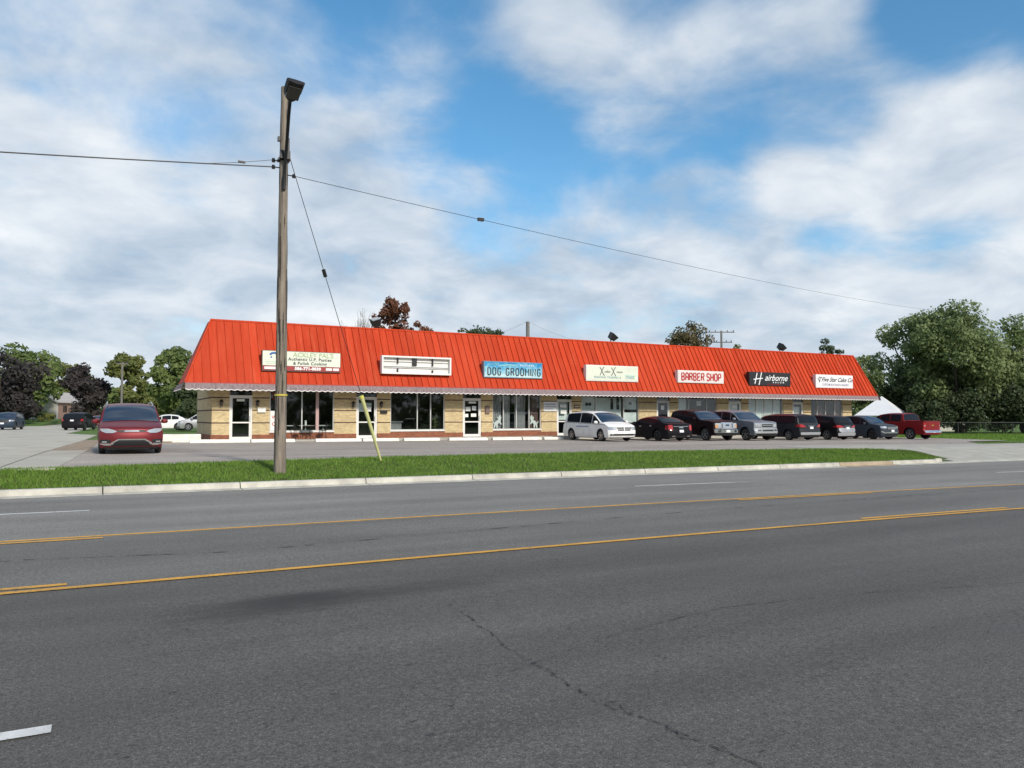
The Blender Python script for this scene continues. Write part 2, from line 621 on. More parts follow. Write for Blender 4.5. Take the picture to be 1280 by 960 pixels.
def tag(o, label=None, cat=None, group=None, kind=None):
    if label:
        o['label'] = label
    if cat:
        o['category'] = cat
    if group:
        o['group'] = group
    if kind:
        o['kind'] = kind
    return o


def thing(name, label, cat, loc=(0, 0, 0), rz=0, group=None):
    o = bpy.data.objects.new(name, None)
    o.empty_display_size = .2
    COL.objects.link(o)
    o.location = loc
    o.rotation_euler = (0, 0, rz)
    return tag(o, label, cat, group)


def text_mesh(body, size, sx=1.0, shear=0.0, bold=0.0, extrude=.006, align='CENTER', space=1.0, font=None):
    cu = bpy.data.curves.new("lettering", 'FONT')
    cu.body = body
    cu.size = size
    cu.shear = shear
    cu.offset = bold
    cu.extrude = extrude
    cu.align_x = align
    cu.align_y = 'CENTER'
    cu.space_character = space
    cu.resolution_u = 3
    o = bpy.data.objects.new("lettering", cu)
    COL.objects.link(o)
    dg = bpy.context.evaluated_depsgraph_get()
    me = bpy.data.meshes.new_from_object(o.evaluated_get(dg))
    bpy.data.objects.remove(o)
    bpy.data.curves.remove(cu)
    me.transform(Matrix.Diagonal((sx, 1, 1, 1)))
    return me


def put_text(parent, body, size, at, mat, name="lettering", **kw):
    """lettering on a face that looks towards -Y; at = (x, y, z) local"""
    me = text_mesh(body, size, **kw)
    me.materials.clear()
    me.materials.append(mat)
    me.transform(Matrix.Rotation(R(90), 4, 'X'))
    return tag(link(name, me, parent, at), kind='stuff')     # letters too small to pick apart singly


# ------------------------------------------------------------------ ground levels
def bx(x):
    return -.006 * min(70, max(-20, x))


def lotz(x, y=0):
    return bx(x) + .45 - .0025 * min(45, max(0, x - 25))


BRK = [-400, -20, 25, 70, 400]


def vergez(x, y, back):
    t = min(1, max(0, (y - 19.4) / (back - 19.4)))
    t = t * t * (3 - 2 * t) * .5 + t * .5
    return (bx(x) + .13) * (1 - t) + lotz(x) * t


def sheet(poly, zf, off, name, mat, parent=None, step=None):
    """flat-lying polygon sheet (convex in x-slices): poly = list of (x, ylo, yhi)"""
    mb = MB()
    xs = sorted(set([p[0] for p in poly] + [b for b in BRK if poly[0][0] < b < poly[-1][0]]))

    def it(x, k):
        for a, b in zip(poly, poly[1:]):
            if a[0] <= x <= b[0]:
                t = 0 if b[0] == a[0] else (x - a[0]) / (b[0] - a[0])
                return a[k] * (1 - t) + b[k] * t
    rows = [[(x, it(x, 1), zf(x, it(x, 1)) + off) for x in xs], [(x, it(x, 2), zf(x, it(x, 2)) + off) for x in xs]]
    mb.grid(rows)
    return mb.build(name, mat, parent)


# ground sheet to the horizon
mb = MB()
ys = [-2500, -300, -4.2, 18.9, 19.6, 23.2, 60, 140, 400, 3000]
xs = [-2500, -400, -20, 0, 25, 70, 400, 2500]


def gz(x, y):
    if y <= 18.9:
        return bx(x) - .06
    if y <= 19.6:
        return bx(x) + .02
    if y >= 60:
        return lotz(x) - .05 - .1 * min(1, (y - 60) / 80)
    return lotz(x) - .05


mb.grid([[(x, y, gz(x, y)) for x in xs] for y in ys])
tag(mb.build("ground", M_LAWN), "green lawn ground running to the horizon around street and buildings", kind='structure')

# ------------------------------------------------------------------ main road
road = sheet([(-400, -4, 10.8), (400, -4, 10.8)], lambda x, y: bx(x), 0, "road", M_ROAD)
tag(road, "wide grey asphalt road with yellow turn lane lines in front of the shops", kind='structure')


def lc(x):          # lane lines bend very slightly towards the east
    return -.0019 * max(0, min(x, 40) - 3) ** 2 - (.14 * (x - 40) if x > 40 else 0)


def line(pts_x, y0, w, mat, name, off):
    mb = MB()
    xs_ = list(np.arange(pts_x[0], pts_x[1], 1.0)) + [pts_x[1]]
    mb.grid([[(x, y0 + lc(x) - w / 2, bx(x) + off) for x in xs_], [(x, y0 + lc(x) + w / 2, bx(x) + off) for x in xs_]])
    return mb.build(name, mat, road)


mb = MB()
xs_ = list(np.arange(-20, 70.1, 2.5))
xs_ = [-400] + xs_ + [400]
lcs = {x: (lc(x) if x < 70 else lc(70)) for x in xs_}
mb.grid([[(x, 8.86 + lcs[x], bx(x) + .002) for x in xs_], [(x, 12.35 + lcs[x], bx(x) + .002) for x in xs_]])
mb.build("turn_lane", M_ROADC, road)
mb = MB()
mb.grid([[(x, 12.35 + lcs[x], bx(x) + .004) for x in xs_], [(x, 19.02, bx(x) + .004) for x in xs_]])
mb.build("far_lanes", M_ROAD2, road)
YL = .11
line((-60, 60), 8.86, YL, M_YEL, "yellow_line", .009)
line((-60, 60), 12.5, YL, M_YEL, "yellow_line", .009)
for x in np.arange(-48.3, 60, 16.03):      # broken inner lines of the turn lane
    line((x - 4.08, x), 9.06, YL, M_YEL, "yellow_dash", .009)
    line((x - 3.75, x + .35), 12.30, YL, M_YEL, "yellow_dash", .009)
for x in (-32.7, -18.1, -0.19 - 3.6, 12.15, 26.5, 41.1):
    line((x, x + 3.75), 15.95, .12, M_WLINE, "white_lane_dash", .009)
for x in (-26.5, -14.3, -3.42, 22.0):
    line((x, x + 3.25), 4.93, .12, M_WLINE, "white_lane_dash", .009)


def crack(pts, w, name="road_crack", broken=.25, off=.008, wander=2.2, step=.05):
    """dark tar crack: a chain of short ragged pieces with a wandering course"""
    mb = MB()
    r = random.Random(int(abs(pts[0][0]) * 100 + w * 1000))
    j = 0
    for (x0, y0), (x1, y1) in zip(pts, pts[1:]):
        L = math.hypot(x1 - x0, y1 - y0)
        n = max(2, int(L / step))
        dx, dy = (x1 - x0) / L, (y1 - y0) / L
        prev = None
        for i in range(n + 1):
            t = i / n
            j = .8 * j + r.uniform(-1, 1) * w * wander
            ww = w * r.choice((.25, .4, .6, .9, 1.5))
            x, y = x0 + (x1 - x0) * t - dy * j, y0 + (y1 - y0) * t + dx * j
            a = (x - dy * ww, y + dx * ww, bx(x) + off)
            b_ = (x + dy * ww, y - dx * ww, bx(x) + off)
            if prev and r.random() > broken:
                mb.quad(prev[0], prev[1], b_, a)
            elif prev and r.random() < .5:          # a chipped crumb beside the crack
                q = r.uniform(-5, 5) * w
                c_ = (x - dy * q, y + dx * q)
                e = w * r.uniform(.5, 1.1)
                mb.add([(c_[0] - e * 1.6, c_[1], bx(x) + off), (c_[0], c_[1] - e, bx(x) + off), (c_[0] + e * 1.5, c_[1] + e * .2, bx(x) + off), (c_[0] + e * .1, c_[1] + e, bx(x) + off)], [(0, 1, 2, 3)])
            prev = (a, b_)
    return mb.build(name, M_CRACK, road)


crack([(2.87, 6.24), (2.80, 5.6), (2.72, 4.89), (2.69, 3.93), (2.84, 3.31), (2.9, 2.85), (2.9, 1)], .0045, broken=.3, step=.035)
crack([(2.86, 6.1), (2.76, 5.2), (2.70, 4.2)], .004, broken=.6, wander=5, step=.04)
crack([(2.72, 4.3), (2.80, 3.31), (2.88, 2.85)], .005, broken=.5, wander=6, step=.03)
crack([(-3, 10.9), (-.7, 10.8), (1.66, 10.3), (5.85, 10.7), (10.7, 11.1), (21, 11.1), (30, 10.6)], .010, broken=.3, step=.12, wander=1)
crack([(2.5, 4.61), (3.6, 5.0), (5.02, 5.29), (6.6, 5.1), (8.65, 4.62), (12, 4.0)], .0035, broken=.25, step=.08)
crack([(11, 14.6), (16, 14.3), (22, 13.6)], .008, broken=.4, step=.12)
crack([(-6, 14.4), (2, 14.5), (9, 14.6)], .005, broken=.4, step=.12)
mb = MB()                                    # small pits and lost stones scattered over the near lanes
rp = random.Random(5)
for k in range(420):
    x = rp.uniform(-1, 13)
    y = rp.choice((rp.uniform(2.5, 8.4), rp.gauss(6.9, .7), rp.gauss(4.0, .8)))
    e = rp.uniform(.006, .018) * (1 if y < 8 else 0)
    if e == 0:
        continue
    z = bx(x) + .007
    mb.add([(x - e * rp.uniform(1, 3.2), y, z), (x, y - e * .35, z), (x + e * rp.uniform(1, 3), y + e * .2, z), (x + e * .2, y + e * .4, z)], [(0, 1, 2, 3)])
tag(mb.build("road_pits", M_CRACK, road), kind='stuff')

# ------------------------------------------------------------------ kerb (segments), verge
kerb = tag(bpy.data.objects.new("kerb", None), "pale concrete kerb with gutter along the grass verge", kind='structure')
COL.objects.link(kerb)


def kerb_seg(x0, x1, mat, drop=False):
    mb = MB()
    rows = []
    for x in sorted(set([x0, x1] + [b for b in BRK if x0 < b < x1])):
        z = bx(x)
        prof = [(18.98, -.1), (18.98, .012), (19.30, .022), (19.33, .12), (19.36, .145), (19.50, .150), (19.53, .13), (19.53, -.1)]
        if drop:
            prof = [(18.98, -.1), (18.98, .012), (19.30, .022), (19.33, .03), (19.36, .035), (19.50, .04), (19.53, .03), (19.53, -.1)]
        rows.append([(x, y, z + h) for y, h in prof])
    mb.grid(rows)
    mb.add(rows[0], [tuple(range(8))[::-1]])
    mb.add(rows[-1], [tuple(range(8))])
    return mb.build("kerb_stone", mat, kerb)


kx = -30.0
i = 0
while kx < 60:
    ln = (3.05, 2.9, 3.1)[i % 3]
    m = M_KERB
    if 19 < kx < 27 and i % 2 == 0:
        m = M_KERBO
    kerb_seg(kx + .012, kx + ln - .012, m, drop=(kx + ln > 31 or kx < -18) and kx < 46)
    kx += ln
    i += 1
# rounded end of the verge kerb at the driveway
mb = MB()
pathk = []
for a in np.linspace(-90, 60, 12):
    pathk.append((30.2 + 1.5 * math.cos(R(a)), 20.9 + 1.5 * math.sin(R(a)), R(a)))
rows = []
for x, y, a in pathk:
    z = bx(x) + .12 * max(0, 1 - max(0, (y - 19.4)) / 3.2)
    ox, oy = math.cos(a), math.sin(a)
    rows.append([(x + ox * .02, y + oy * .02, z - .2), (x + ox * .0, y + oy * .0, z + .05), (x - ox * .16, y - oy * .16, z + .06), (x - ox * .18, y - oy * .18, z - .2)])
mb.grid(rows, flip=True)
mb.build("kerb_end", M_KERB, kerb)

VB = [(-14, 21.0), (-1.9, 21.5), (1.5, 22.4), (4.7, 23.1), (8.3, 23.8), (15.3, 24.3), (22.7, 23.9), (29.2, 23.2), (30.9, 22.2), (31.3, 21.2)]


def vback(x):
    return float(np.interp(x, [p[0] for p in VB], [p[1] for p in VB]))


mb = MB()
vx = list(np.arange(-14, 31.3, .75)) + [31.3]
rows = []
for t in np.linspace(0, 1, 7):
    rows.append([(x, 19.52 + (vback(x) - 19.52) * t, vergez(x, 19.52 + (vback(x) - 19.52) * t, vback(x)) - .0) for x in vx])
mb.grid(rows)
tag(mb.build("verge", M_SOIL), "strip of soil and turf between kerb and parking lot", kind='structure')


def grass_blades(n, xr, zfun, yfun, hmin, hmax, w, name, label):
    x = rng.uniform(xr[0], xr[1], n)
    lo = np.full(n, 19.5)
    hi = np.array([yfun(a) for a in x]) + .03
    y = lo + (hi - lo) * rng.random(n)
    bare = np.sin(x * 1.7 + 2.1 * np.sin(x * .53)) * .5 + np.sin(x * 5.3 + y * 2.2) * .3 + np.sin(y * 9 + x * 3.1) * .25
    edge = np.exp(-(y - lo) / .28)
    keep = rng.random(n) > np.clip(edge * (.35 + .75 * bare) + .10 * (bare > .75), 0, .93)
    x, y, lo, hi = x[keep], y[keep], lo[keep], hi[keep]
    n = len(x)
    y = y - .10 * (rng.random(n) < .06) * (y - lo < .3)
    z = np.array([max(zfun(a, b), bx(a) + .14 if b < 19.53 else -9) for a, b in zip(x, y)])
    clump = (np.sin(x * 2.3 + 1.3 * np.sin(y * 1.9)) * np.sin(y * 2.7 + x * .7) * .5 + .5)
    h = (hmin + (hmax - hmin) * (rng.random(n) * .6 + clump * .4))
    a = rng.uniform(0, 2 * math.pi, n)
    ln = rng.uniform(-.55, .55, (n, 2)) * h[:, None]
    ww = w * rng.uniform(.6, 1.3, n)
    v = np.empty((n, 3, 3))
    v[:, 0] = np.stack([x - np.cos(a) * ww, y - np.sin(a) * ww, z - .01], 1)
    v[:, 1] = np.stack([x + np.cos(a) * ww, y + np.sin(a) * ww, z - .01], 1)
    v[:, 2] = np.stack([x + ln[:, 0], y + ln[:, 1], z + h], 1)
    me = tri_mesh(name, v.reshape(-1, 3), 3, M_GRASS)
    return tag(link(name, me), label, kind='stuff')


def tri_mesh(name, verts, k, mat):
    n = len(verts) // k
    me = bpy.data.meshes.new(name)
    me.vertices.add(len(verts))
    me.vertices.foreach_set('co', np.asarray(verts, dtype=np.float32).ravel())
    me.loops.add(n * k)
    me.loops.foreach_set('vertex_index', np.arange(n * k, dtype=np.int32))
    me.polygons.add(n)
    me.polygons.foreach_set('loop_start', np.arange(0, n * k, k, dtype=np.int32))
    try:
        me.polygons.foreach_set('loop_total', np.full(n, k, dtype=np.int32))
    except Exception:
        pass
    me.materials.append(mat)
    me.update(calc_edges=True)
    return me


grass_blades(95000, (-6, 31.2), lambda x, y: vergez(x, y, vback(x)), vback, .03, .095, .012, "grass", "short bright green grass covering the verge beside the road")

# lot edging strip, lot, side street, driveway
lot = sheet([(-1.0, 21.75, 47.0), (0.0, 21.9, 47.0), (1.5, 22.35, 47), (4.7, 23.05, 47), (8.3, 23.75, 47), (15.3, 24.25, 47), (22.7, 23.85, 47), (29.2, 23.7, 47), (31.5, 23.7, 47), (45, 26.2, 47), (50, 30, 47), (57, 31.2, 47), (58.5, 36, 46.8)], lambda x, y: lotz(x), .0, "parking_lot", M_LOT)
tag(lot, "worn tan grey asphalt parking lot in front of the red roofed shops", kind='structure')
mb = MB()
for a, b in zip(VB[3:], VB[4:]):
    mb.quad((a[0], a[1] - .02, lotz(a[0]) + .004), (b[0], b[1] - .02, lotz(b[0]) + .004), (b[0], b[1] + .33, lotz(b[0]) + .004), (a[0], a[1] + .33, lotz(a[0]) + .004))
mb.build("edge_strip", M_CONC, lot)
# driveway apron in slabs
drv = tag(bpy.data.objects.new("driveway", None), "pale concrete driveway apron between road and parking lot", kind='structure')
COL.objects.link(drv)


def apz(x, y):
    t = min(1, max(0, (y - 19.4) / 4.2))
    return (bx(x) + .03) * (1 - t) + (lotz(x) + .008) * t


xsd = [28.9, 32.6, 36.3, 40, 43.7, 47.4, 51.1, 54.8]
for x0, x1 in zip(xsd, xsd[1:]):
    for y0, y1 in ((19.54, 21.6), (21.62, 23.7), (23.72, 26.4)):
        if x0 < 31 and y0 < 23:
            x0b = 31.6
        else:
            x0b = x0
        mb = MB()
        g = .012
        P = [(x0b + g, y0), (x1 - g, y0), (x1 - g, y1), (x0b + g, y1)]
        top = [(x, y, apz(x, y) + .004 + (.002 if x0 > 40 else 0)) for x, y in P]
        mb.add(top + [(x, y, z - .25) for x, y, z in top], [(0, 1, 2, 3), (0, 4, 5, 1), (1, 5, 6, 2), (2, 6, 7, 3), (3, 7, 4, 0)])
        mb.build("concrete_slab", M_CONC, drv)

# side street (concrete slabs) on the left
street = tag(bpy.data.objects.new("side_street", None), "pale concrete side street leading away past the lot", kind='structure')
COL.objects.link(street)


def stz(x, y):
    return lotz(x) + .006 - .1 * min(1, max(0, (y - 60) / 80))


def sedge(y):
    return float(np.interp(y, [20, 23.2, 30.2, 47.4, 60, 64.8, 84, 114, 165, 400], [-2.1, -1.97, -1.62, -.42, .2, -1.9, -.9, .2, 2.6, 10]))


yrows = [20.6, 26, 31.5, 37, 42.5, 48, 54, 60, 66, 72, 80, 90, 102, 116, 134, 160, 200, 260]
for y0, y1 in zip(yrows, yrows[1:]):
    dl = lambda y: -8.4 - .0 + (y - 114) * .062 if y > 60 else (-11.8 - (60 - y) * .12)
    for k in range(3):
        def xx(y, q):
            a, b_ = dl(y), sedge(y)
            return a + (b_ - a) * q
        q0, q1 = k / 3 + .0015, (k + 1) / 3 - .0015
        g = .02
        P = [(xx(y0 + g, q0), y0 + g), (xx(y0 + g, q1), y0 + g), (xx(y1 - g, q1), y1 - g), (xx(y1 - g, q0), y1 - g)]
        mb = MB()
        top = [(x, y, stz(x, y)) for x, y in P]
        mb.add(top + [(x, y, z - .1) for x, y, z in top], [(0, 1, 2, 3), (0, 4, 5, 1), (1, 5, 6, 2), (2, 6, 7, 3), (3, 7, 4, 0)])
        mb.build("concrete_slab", M_STREET, street)
# approach strip of broken concrete between street and lot
for y0, y1, m in ((21.4, 26.8, M_STREET), (26.8, 33.0, M_STREET), (33.0, 40.5, M_CONCB), (40.5, 47.0, M_CONCB)):
    e = lambda y: float(np.interp(y, [21.4, 22.5, 32, 44, 47], [-.8, -.75, -.2, .28, .4]))
    mb = MB()
    P = [(sedge(y0) + .05, y0 + .02), (e(y0), y0 + .02), (e(y1), y1 - .02), (sedge(y1) + .05, y1 - .02)]
    top = [(x, y, lotz(x) + .012) for x, y in P]
    mb.add(top + [(x, y, z - .2) for x, y, z in top], [(0, 1, 2, 3), (0, 4, 5, 1), (1, 5, 6, 2), (2, 6, 7, 3), (3, 7, 4, 0)])
    mb.build("concrete_slab", m, street)
# asphalt beside and behind the shops on the left
sheet([(.4, 47.0, 62), (60, 47.0, 62)], lambda x, y: lotz(x) - .1 * max(0, (y - 60) / 80) * 0, -.001, "rear_lot", M_LOT, lot)
# cracks of the lot
def lcrack(pts, w):
    mb = MB()
    r = random.Random(int(pts[0][0] * 77))
    for (x0, y0), (x1, y1) in zip(pts, pts[1:]):
        n = max(2, int(math.hypot(x1 - x0, y1 - y0) / .3))
        prev = None
        for i in range(n + 1):
            t = i / n
            x, y = x0 + (x1 - x0) * t + r.uniform(-.05, .05), y0 + (y1 - y0) * t + r.uniform(-.06, .06)
            ww = w * r.uniform(.3, 1.2)
            a, b_ = (x, y - ww, lotz(x) + .006), (x, y + ww, lotz(x) + .006)
            if prev and r.random() > .15:
                mb.quad(prev[0], prev[1], b_, a)
            prev = (a, b_)
    mb.build("lot_crack", M_CRACK, lot)


lcrack([(3.2, 26.3), (6.5, 26.1), (9, 26.2), (13, 26.0)], .045)
lcrack([(1, 31.0), (6, 30.6), (12, 30.2), (20, 30.0), (30, 29.5)], .03)
lcrack([(18, 28.2), (23, 27.6), (26, 27.8)], .04)
lcrack([(34, 25.9), (41, 26.5), (47, 27.8)], .04)
lcrack([(4, 36.0), (12, 35.6), (24, 34.8), (30, 34.2)], .03)
mb = MB()
mb.quad((2.6, 35.3, lotz(3) + .005), (2.8, 35.3, lotz(3) + .005), (2.75, 38.2, lotz(3) + .005), (2.6, 38.2, lotz(3) + .005))
for x in (9.0, 12.1, 15.2, 18.4, 21.6, 24.8):
    mb.quad((x, 37.0, lotz(x) + .005), (x + .1, 37.0, lotz(x) + .005), (x + .1, 40.0, lotz(x) + .005), (x, 40.0, lotz(x) + .005))
mb.build("stall_lines", mk("worn_line", (.30, .28, .26), .8, var=.4, scale=5), lot)

# ------------------------------------------------------------------ strip mall
FY = 42.7
X0, X1 = 5.38, 55.3
mall = thing("strip_mall", "long single storey brick strip mall with bright red orange metal mansard roof", "building", (0, 0, 0))
FZ = .50
piers = [(5.38, 6.25), (7.42, 8.31), (11.83, 13.10), (14.34, 15.14), (18.58, 19.77), (21.02, 21.82), (25.33, 26.51), (27.69, 28.44), (33.22, 34.77),
         (35.96, 36.73), (40.42, 41.57), (42.87, 43.61), (47.33, 48.34), (49.56, 50.43), (54.21, 55.3)]
doors = [(6.25, 7.42), (13.10, 14.34), (19.77, 21.02), (26.51, 27.69), (34.77, 35.96), (41.57, 42.87), (48.34, 49.56)]
windows = [(8.31, 11.83, [(378, 0), (396.5, 1)]), (15.14, 18.58, None), (21.82, 25.33, None), (28.44, 33.22, None), (36.73, 40.42, None), (43.61, 47.33, None), (50.43, 54.21, None)]
mull = [[10.05, 10.90], [16.83, 17.68], [22.61, 23.53, 24.46], [29.65, 31.95], [37.75, 39.45], [44.45, 45.35, 46.3], [51.2, 52.2, 53.3]]
BANDS = [1.38, 2.05, 2.71]


def pier(x0, x1):
    a = [FZ - .3, .75]
    o = MB().box(x0, x1, FY, FY + .22, .10, 3.25).build("brick_pier", M_BRICK, mall)
    MB().box(x0 - .002, x1 + .002, FY - .05, FY + .05, .12, .75).build("pier_base", M_BASEB, o)
    for z in BANDS:
        MB().box(x0 - .003, x1 + .003, FY - .012, FY + .03, z - .027, z + .027).build("dark_band", M_BAND, o)


for p in piers:
    pier(*p)
# end walls, back wall, flat roof
BK = 49.2
for x0, x1, nm in ((5.38, 5.60, "end_wall"), (55.08, 55.3, "end_wall")):
    o = MB().box(x0 + .001, x1 - .001, FY + .22, BK, .0, 3.9).build(nm, M_BRICK, mall)
    sx = -1 if x0 < 10 else 1
    xe = x0 if sx < 0 else x1
    MB().box(min(xe, xe + sx * .05) , max(xe, xe + sx * .05), FY - .048, BK, .05, .75).build("wall_base", M_BASEB, o)
    for z in BANDS:
        MB().box(min(xe, xe + sx * .014), max(xe, xe + sx * .014), FY - .010, BK, z - .035, z + .035).build("dark_band", M_BAND, o)
MB().box(5.6, 55.08, BK - .22, BK - .002, 0, 3.9).build("back_wall", M_BRICK, mall)
MB().box(5.6, 55.08, FY + .2, BK - .2, 3.80, 3.88).build("flat_roof", M_FELT, mall)
MB().box(5.6, 55.08, FY + .225, BK - .25, .30, FZ).build("shop_floor", M_FLOORIN, mall)
MB().box(5.62, 55.06, FY + 3.6, FY + 3.7, FZ, 3.3).build("inner_wall", M_DARKIN, mall)
MB().box(5.61, 55.07, FY + .225, FY + 3.6, 3.26, 3.34).build("shop_ceiling", M_DARKIN, mall)
for x in (12.4, 19.2, 25.9, 34.0, 41.0, 47.9):
    MB().box(x - .06, x + .06, FY + .225, FY + 3.6, FZ, 3.26).build("party_wall", M_DARKIN, mall)
# soffit
MB().box(3.97, 56.88, 41.56, FY - .004, 3.22, 3.28).add([], []).build("soffit", M_SOFFIT, mall)
MB().box(3.97, 5.376, FY, 44.88, 3.22, 3.28).build("soffit", M_SOFFIT, mall)
# header behind the soffit line over openings
MB().box(5.38, 55.3, FY + .01, FY + .20, 3.16, 3.24).build("header_beam", M_BROWNF, mall)
# sidewalk
sw = MB().box(5.0, 55.5, 41.35, FY - .052, -.1, FZ - .02)
sw.build("shop_walk", M_CONC, mall)


def window(i, x0, x1):
    fr = MB()
    y0, y1 = FY + .06, FY + .14
    zb, zt = .90, 3.16
    base = MB().box(x0, x1, FY, FY + .2, .1, .84)
    wo = base.build("window_base", M_BASEB, mall)
    MB().box(x0 + .003, x1 - .003, FY - .052, FY - .002, .12, .75).build("base_course", M_BASEB, wo)
    w = thing_part("shop_window", mall)
    MB().box(x0 - .02, x1 + .02, FY - .04, FY + .19, .845, .905).build("sill", M_WHITE, w)
    f = .055
    fm = M_ALU
    fr.box(x0, x0 + f, y0, y1, .905, zt).box(x1 - f, x1, y0, y1, .905, zt).box(x0 + f, x1 - f, y0, y1, zt - f, zt).box(x0 + f, x1 - f, y0, y1, .905, .905 + f)
    fr.build("frame", fm, w)
    edges = [x0 + f] + mull[i] + [x1 - f]
    for k, mx in enumerate(mull[i]):
        hw = .028
        m = fm
        if i == 0 and k == 1:
            hw, m = .085, M_PINK
        MB().box(mx - hw, mx + hw, y0 - .004, y1 + .004, .905 + f, zt - f).build("mullion", m, w)
        edges[k + 1] = mx
    for a, b_ in zip(edges, edges[1:]):
        MB().box(a + .001, b_ - .001, FY + .095, FY + .105, .955, zt - f).build("pane", M_GLASS, w)
    return w


def thing_part(name, parent):
    o = bpy.data.objects.new(name, None)
    o.empty_display_size = .1
    COL.objects.link(o)
    o.parent = parent
    return o


WIN = [window(i, a, b) for i, (a, b, _) in enumerate(windows)]


def door(i, x0, x1):
    d = thing_part("shop_door", mall)
    y0, y1 = FY + .04, FY + .12
    zt = 2.84
    f = .085
    m = M_WHITE if i not in (0,) else M_WHITE
    MB().box(x0, x0 + f, y0, y1, FZ - .02, zt).box(x1 - f, x1, y0, y1, FZ - .02, zt).box(x0 + f, x1 - f, y0, y1, zt - f, zt).build("frame", m, d)
    a, b_ = x0 + f + .006, x1 - f - .006
    r = .07
    leaf = MB()
    leaf.box(a, a + r, y0 + .01, y1 - .01, FZ, zt - f - .008).box(b_ - r, b_, y0 + .01, y1 - .01, FZ, zt - f - .008)
    leaf.box(a + r, b_ - r, y0 + .01, y1 - .01, zt - f - r, zt - f - .008).box(a + r, b_ - r, y0 + .01, y1 - .01, FZ, FZ + .14)
    leaf.box(a + r, b_ - r, y0 + .01, y1 - .01, 1.36, 1.43)
    leaf.build("door_leaf", m, d)
    MB().box(a + r, b_ - r, y0 + .035, y0 + .045, FZ + .14, 1.36).build("pane", M_GLASS, d)
    MB().box(a + r, b_ - r, y0 + .035, y0 + .045, 1.43, zt - f - r).build("pane", M_GLASS, d)
    MB().box(b_ - r + .015, b_ - r + .05, y0 - .05, y0 + .012, 1.45, 1.75).build("handle", M_ALU, d, bevel=.01)
    # transom light over the door
    t = MB()
    t.box(x0, x0 + .06, y0, y1, zt + .002, 3.16).box(x1 - .06, x1, y0, y1, zt + .002, 3.16).box(x0 + .06, x1 - .06, y0, y1, 3.10, 3.16)
    t.build("transom_frame", M_BROWNF, d)
    MB().box(x0 + .06, x1 - .06, y0 + .03, y0 + .04, zt + .002, 3.10).build("transom_pane", M_GLASS, d)
    MB().box(x0, x1, FY - .045, FY + .2, FZ - .018, FZ + .012).build("threshold", M_ALU, d)
    return d


DOORS = [door(i, *d) for i, d in enumerate(doors)]

# interior dressing seen through the panes
def curtain(x0, x1, m, y=FY + .3, z0=.92, z1=3.14, amp=.03, per=.16, name="curtain"):
    mb = MB()
    n = max(4, int((x1 - x0) / per * 6))
    xs = [x0 + (x1 - x0) * k / n for k in range(n + 1)]
    mb.grid([[(x, y + amp * math.sin(2 * math.pi * x / per), z) for x in xs] for z in (z0, z1)])
    return mb.build(name, m, mall, smooth=True)


curtain(21.9, 22.55, M_CURT)
curtain(22.66, 23.2, M_CURT, y=FY + .34)
curtain(23.6, 24.4, M_CURT, y=FY + .45)
curtain(24.55, 25.28, M_CURTB)
curtain(43.7, 47.25, M_BLIND, amp=.015, per=.24, name="vertical_blind")
MB().box(29.7, 31.9, FY + .3, FY + .31, 1.0, 3.0).build("window_shade", M_BLIND, mall)
MB().box(28.55, 29.58, FY + .16, FY + .17, 2.0, 3.08).build("poster", M_PAPER, mall)
MB().box(32.05, 33.1, FY + .16, FY + .17, 2.2, 3.08).build("poster", M_PAPER, mall)
MB().box(32.05, 33.1, FY + .16, FY + .17, 1.3, 2.0).build("poster", M_BLIND, mall)
for (xa, z0) in ((28.95, 2.42), (29.2, 2.42), (32.55, 2.5)):
    MB().lathe([(0, -.02), (.12, -.02), (.12, .0), (0, .0)], 12, axis='y', c=(xa, FY + .15, z0 + .12)).build("poster_emblem", C_TRIM, mall)
for x in (31.0, 31.5):
    MB().box(x, x + .22, FY + .275, FY + .29, 2.2, 2.95).build("shade_print", C_TRIM, mall)
curtain(36.8, 37.7, M_BLIND, amp=.01)
MB().box(38.6, 39.0, FY + .16, FY + .17, 2.5, 2.85).build("window_poster", M_PAPER, mall)
MB().box(51.3, 52.1, FY + .3, FY + .32, 1.0, 2.6).build("window_shade", M_CURTB, mall)
curtain(53.4, 54.1, M_CURTB)
# unit one window: welcome sign and neon ring
pos_ = MB().box(8.36, 9.15, FY + .03, FY + .05, .96, 2.02).build("window_poster", M_PAPER, mall)
M_REDL = mk_solid("red_lettering", (.42, .02, .02), .6)
M_DK = mk_solid("dark_lettering", (.02, .025, .03), .6)
M_GR = mk_solid("grey_lettering", (.33, .33, .42), .6)
put_text(pos_, "WE'RE", .27, (8.76, FY + .027, 1.66), M_REDL, sx=.85, bold=.006, extrude=.002)
put_text(pos_, "OPEN", .27, (8.76, FY + .027, 1.30), M_REDL, sx=.9, bold=.006, extrude=.002)
mb = MB()
mb.tube([(8.62 + .17 * math.cos(a), FY + .14, 2.83 + .2 * math.sin(a)) for a in np.linspace(0, 2 * math.pi, 17)], .03, 6)
mb.build("window_ring_sign", M_REDL, mall, smooth=True)
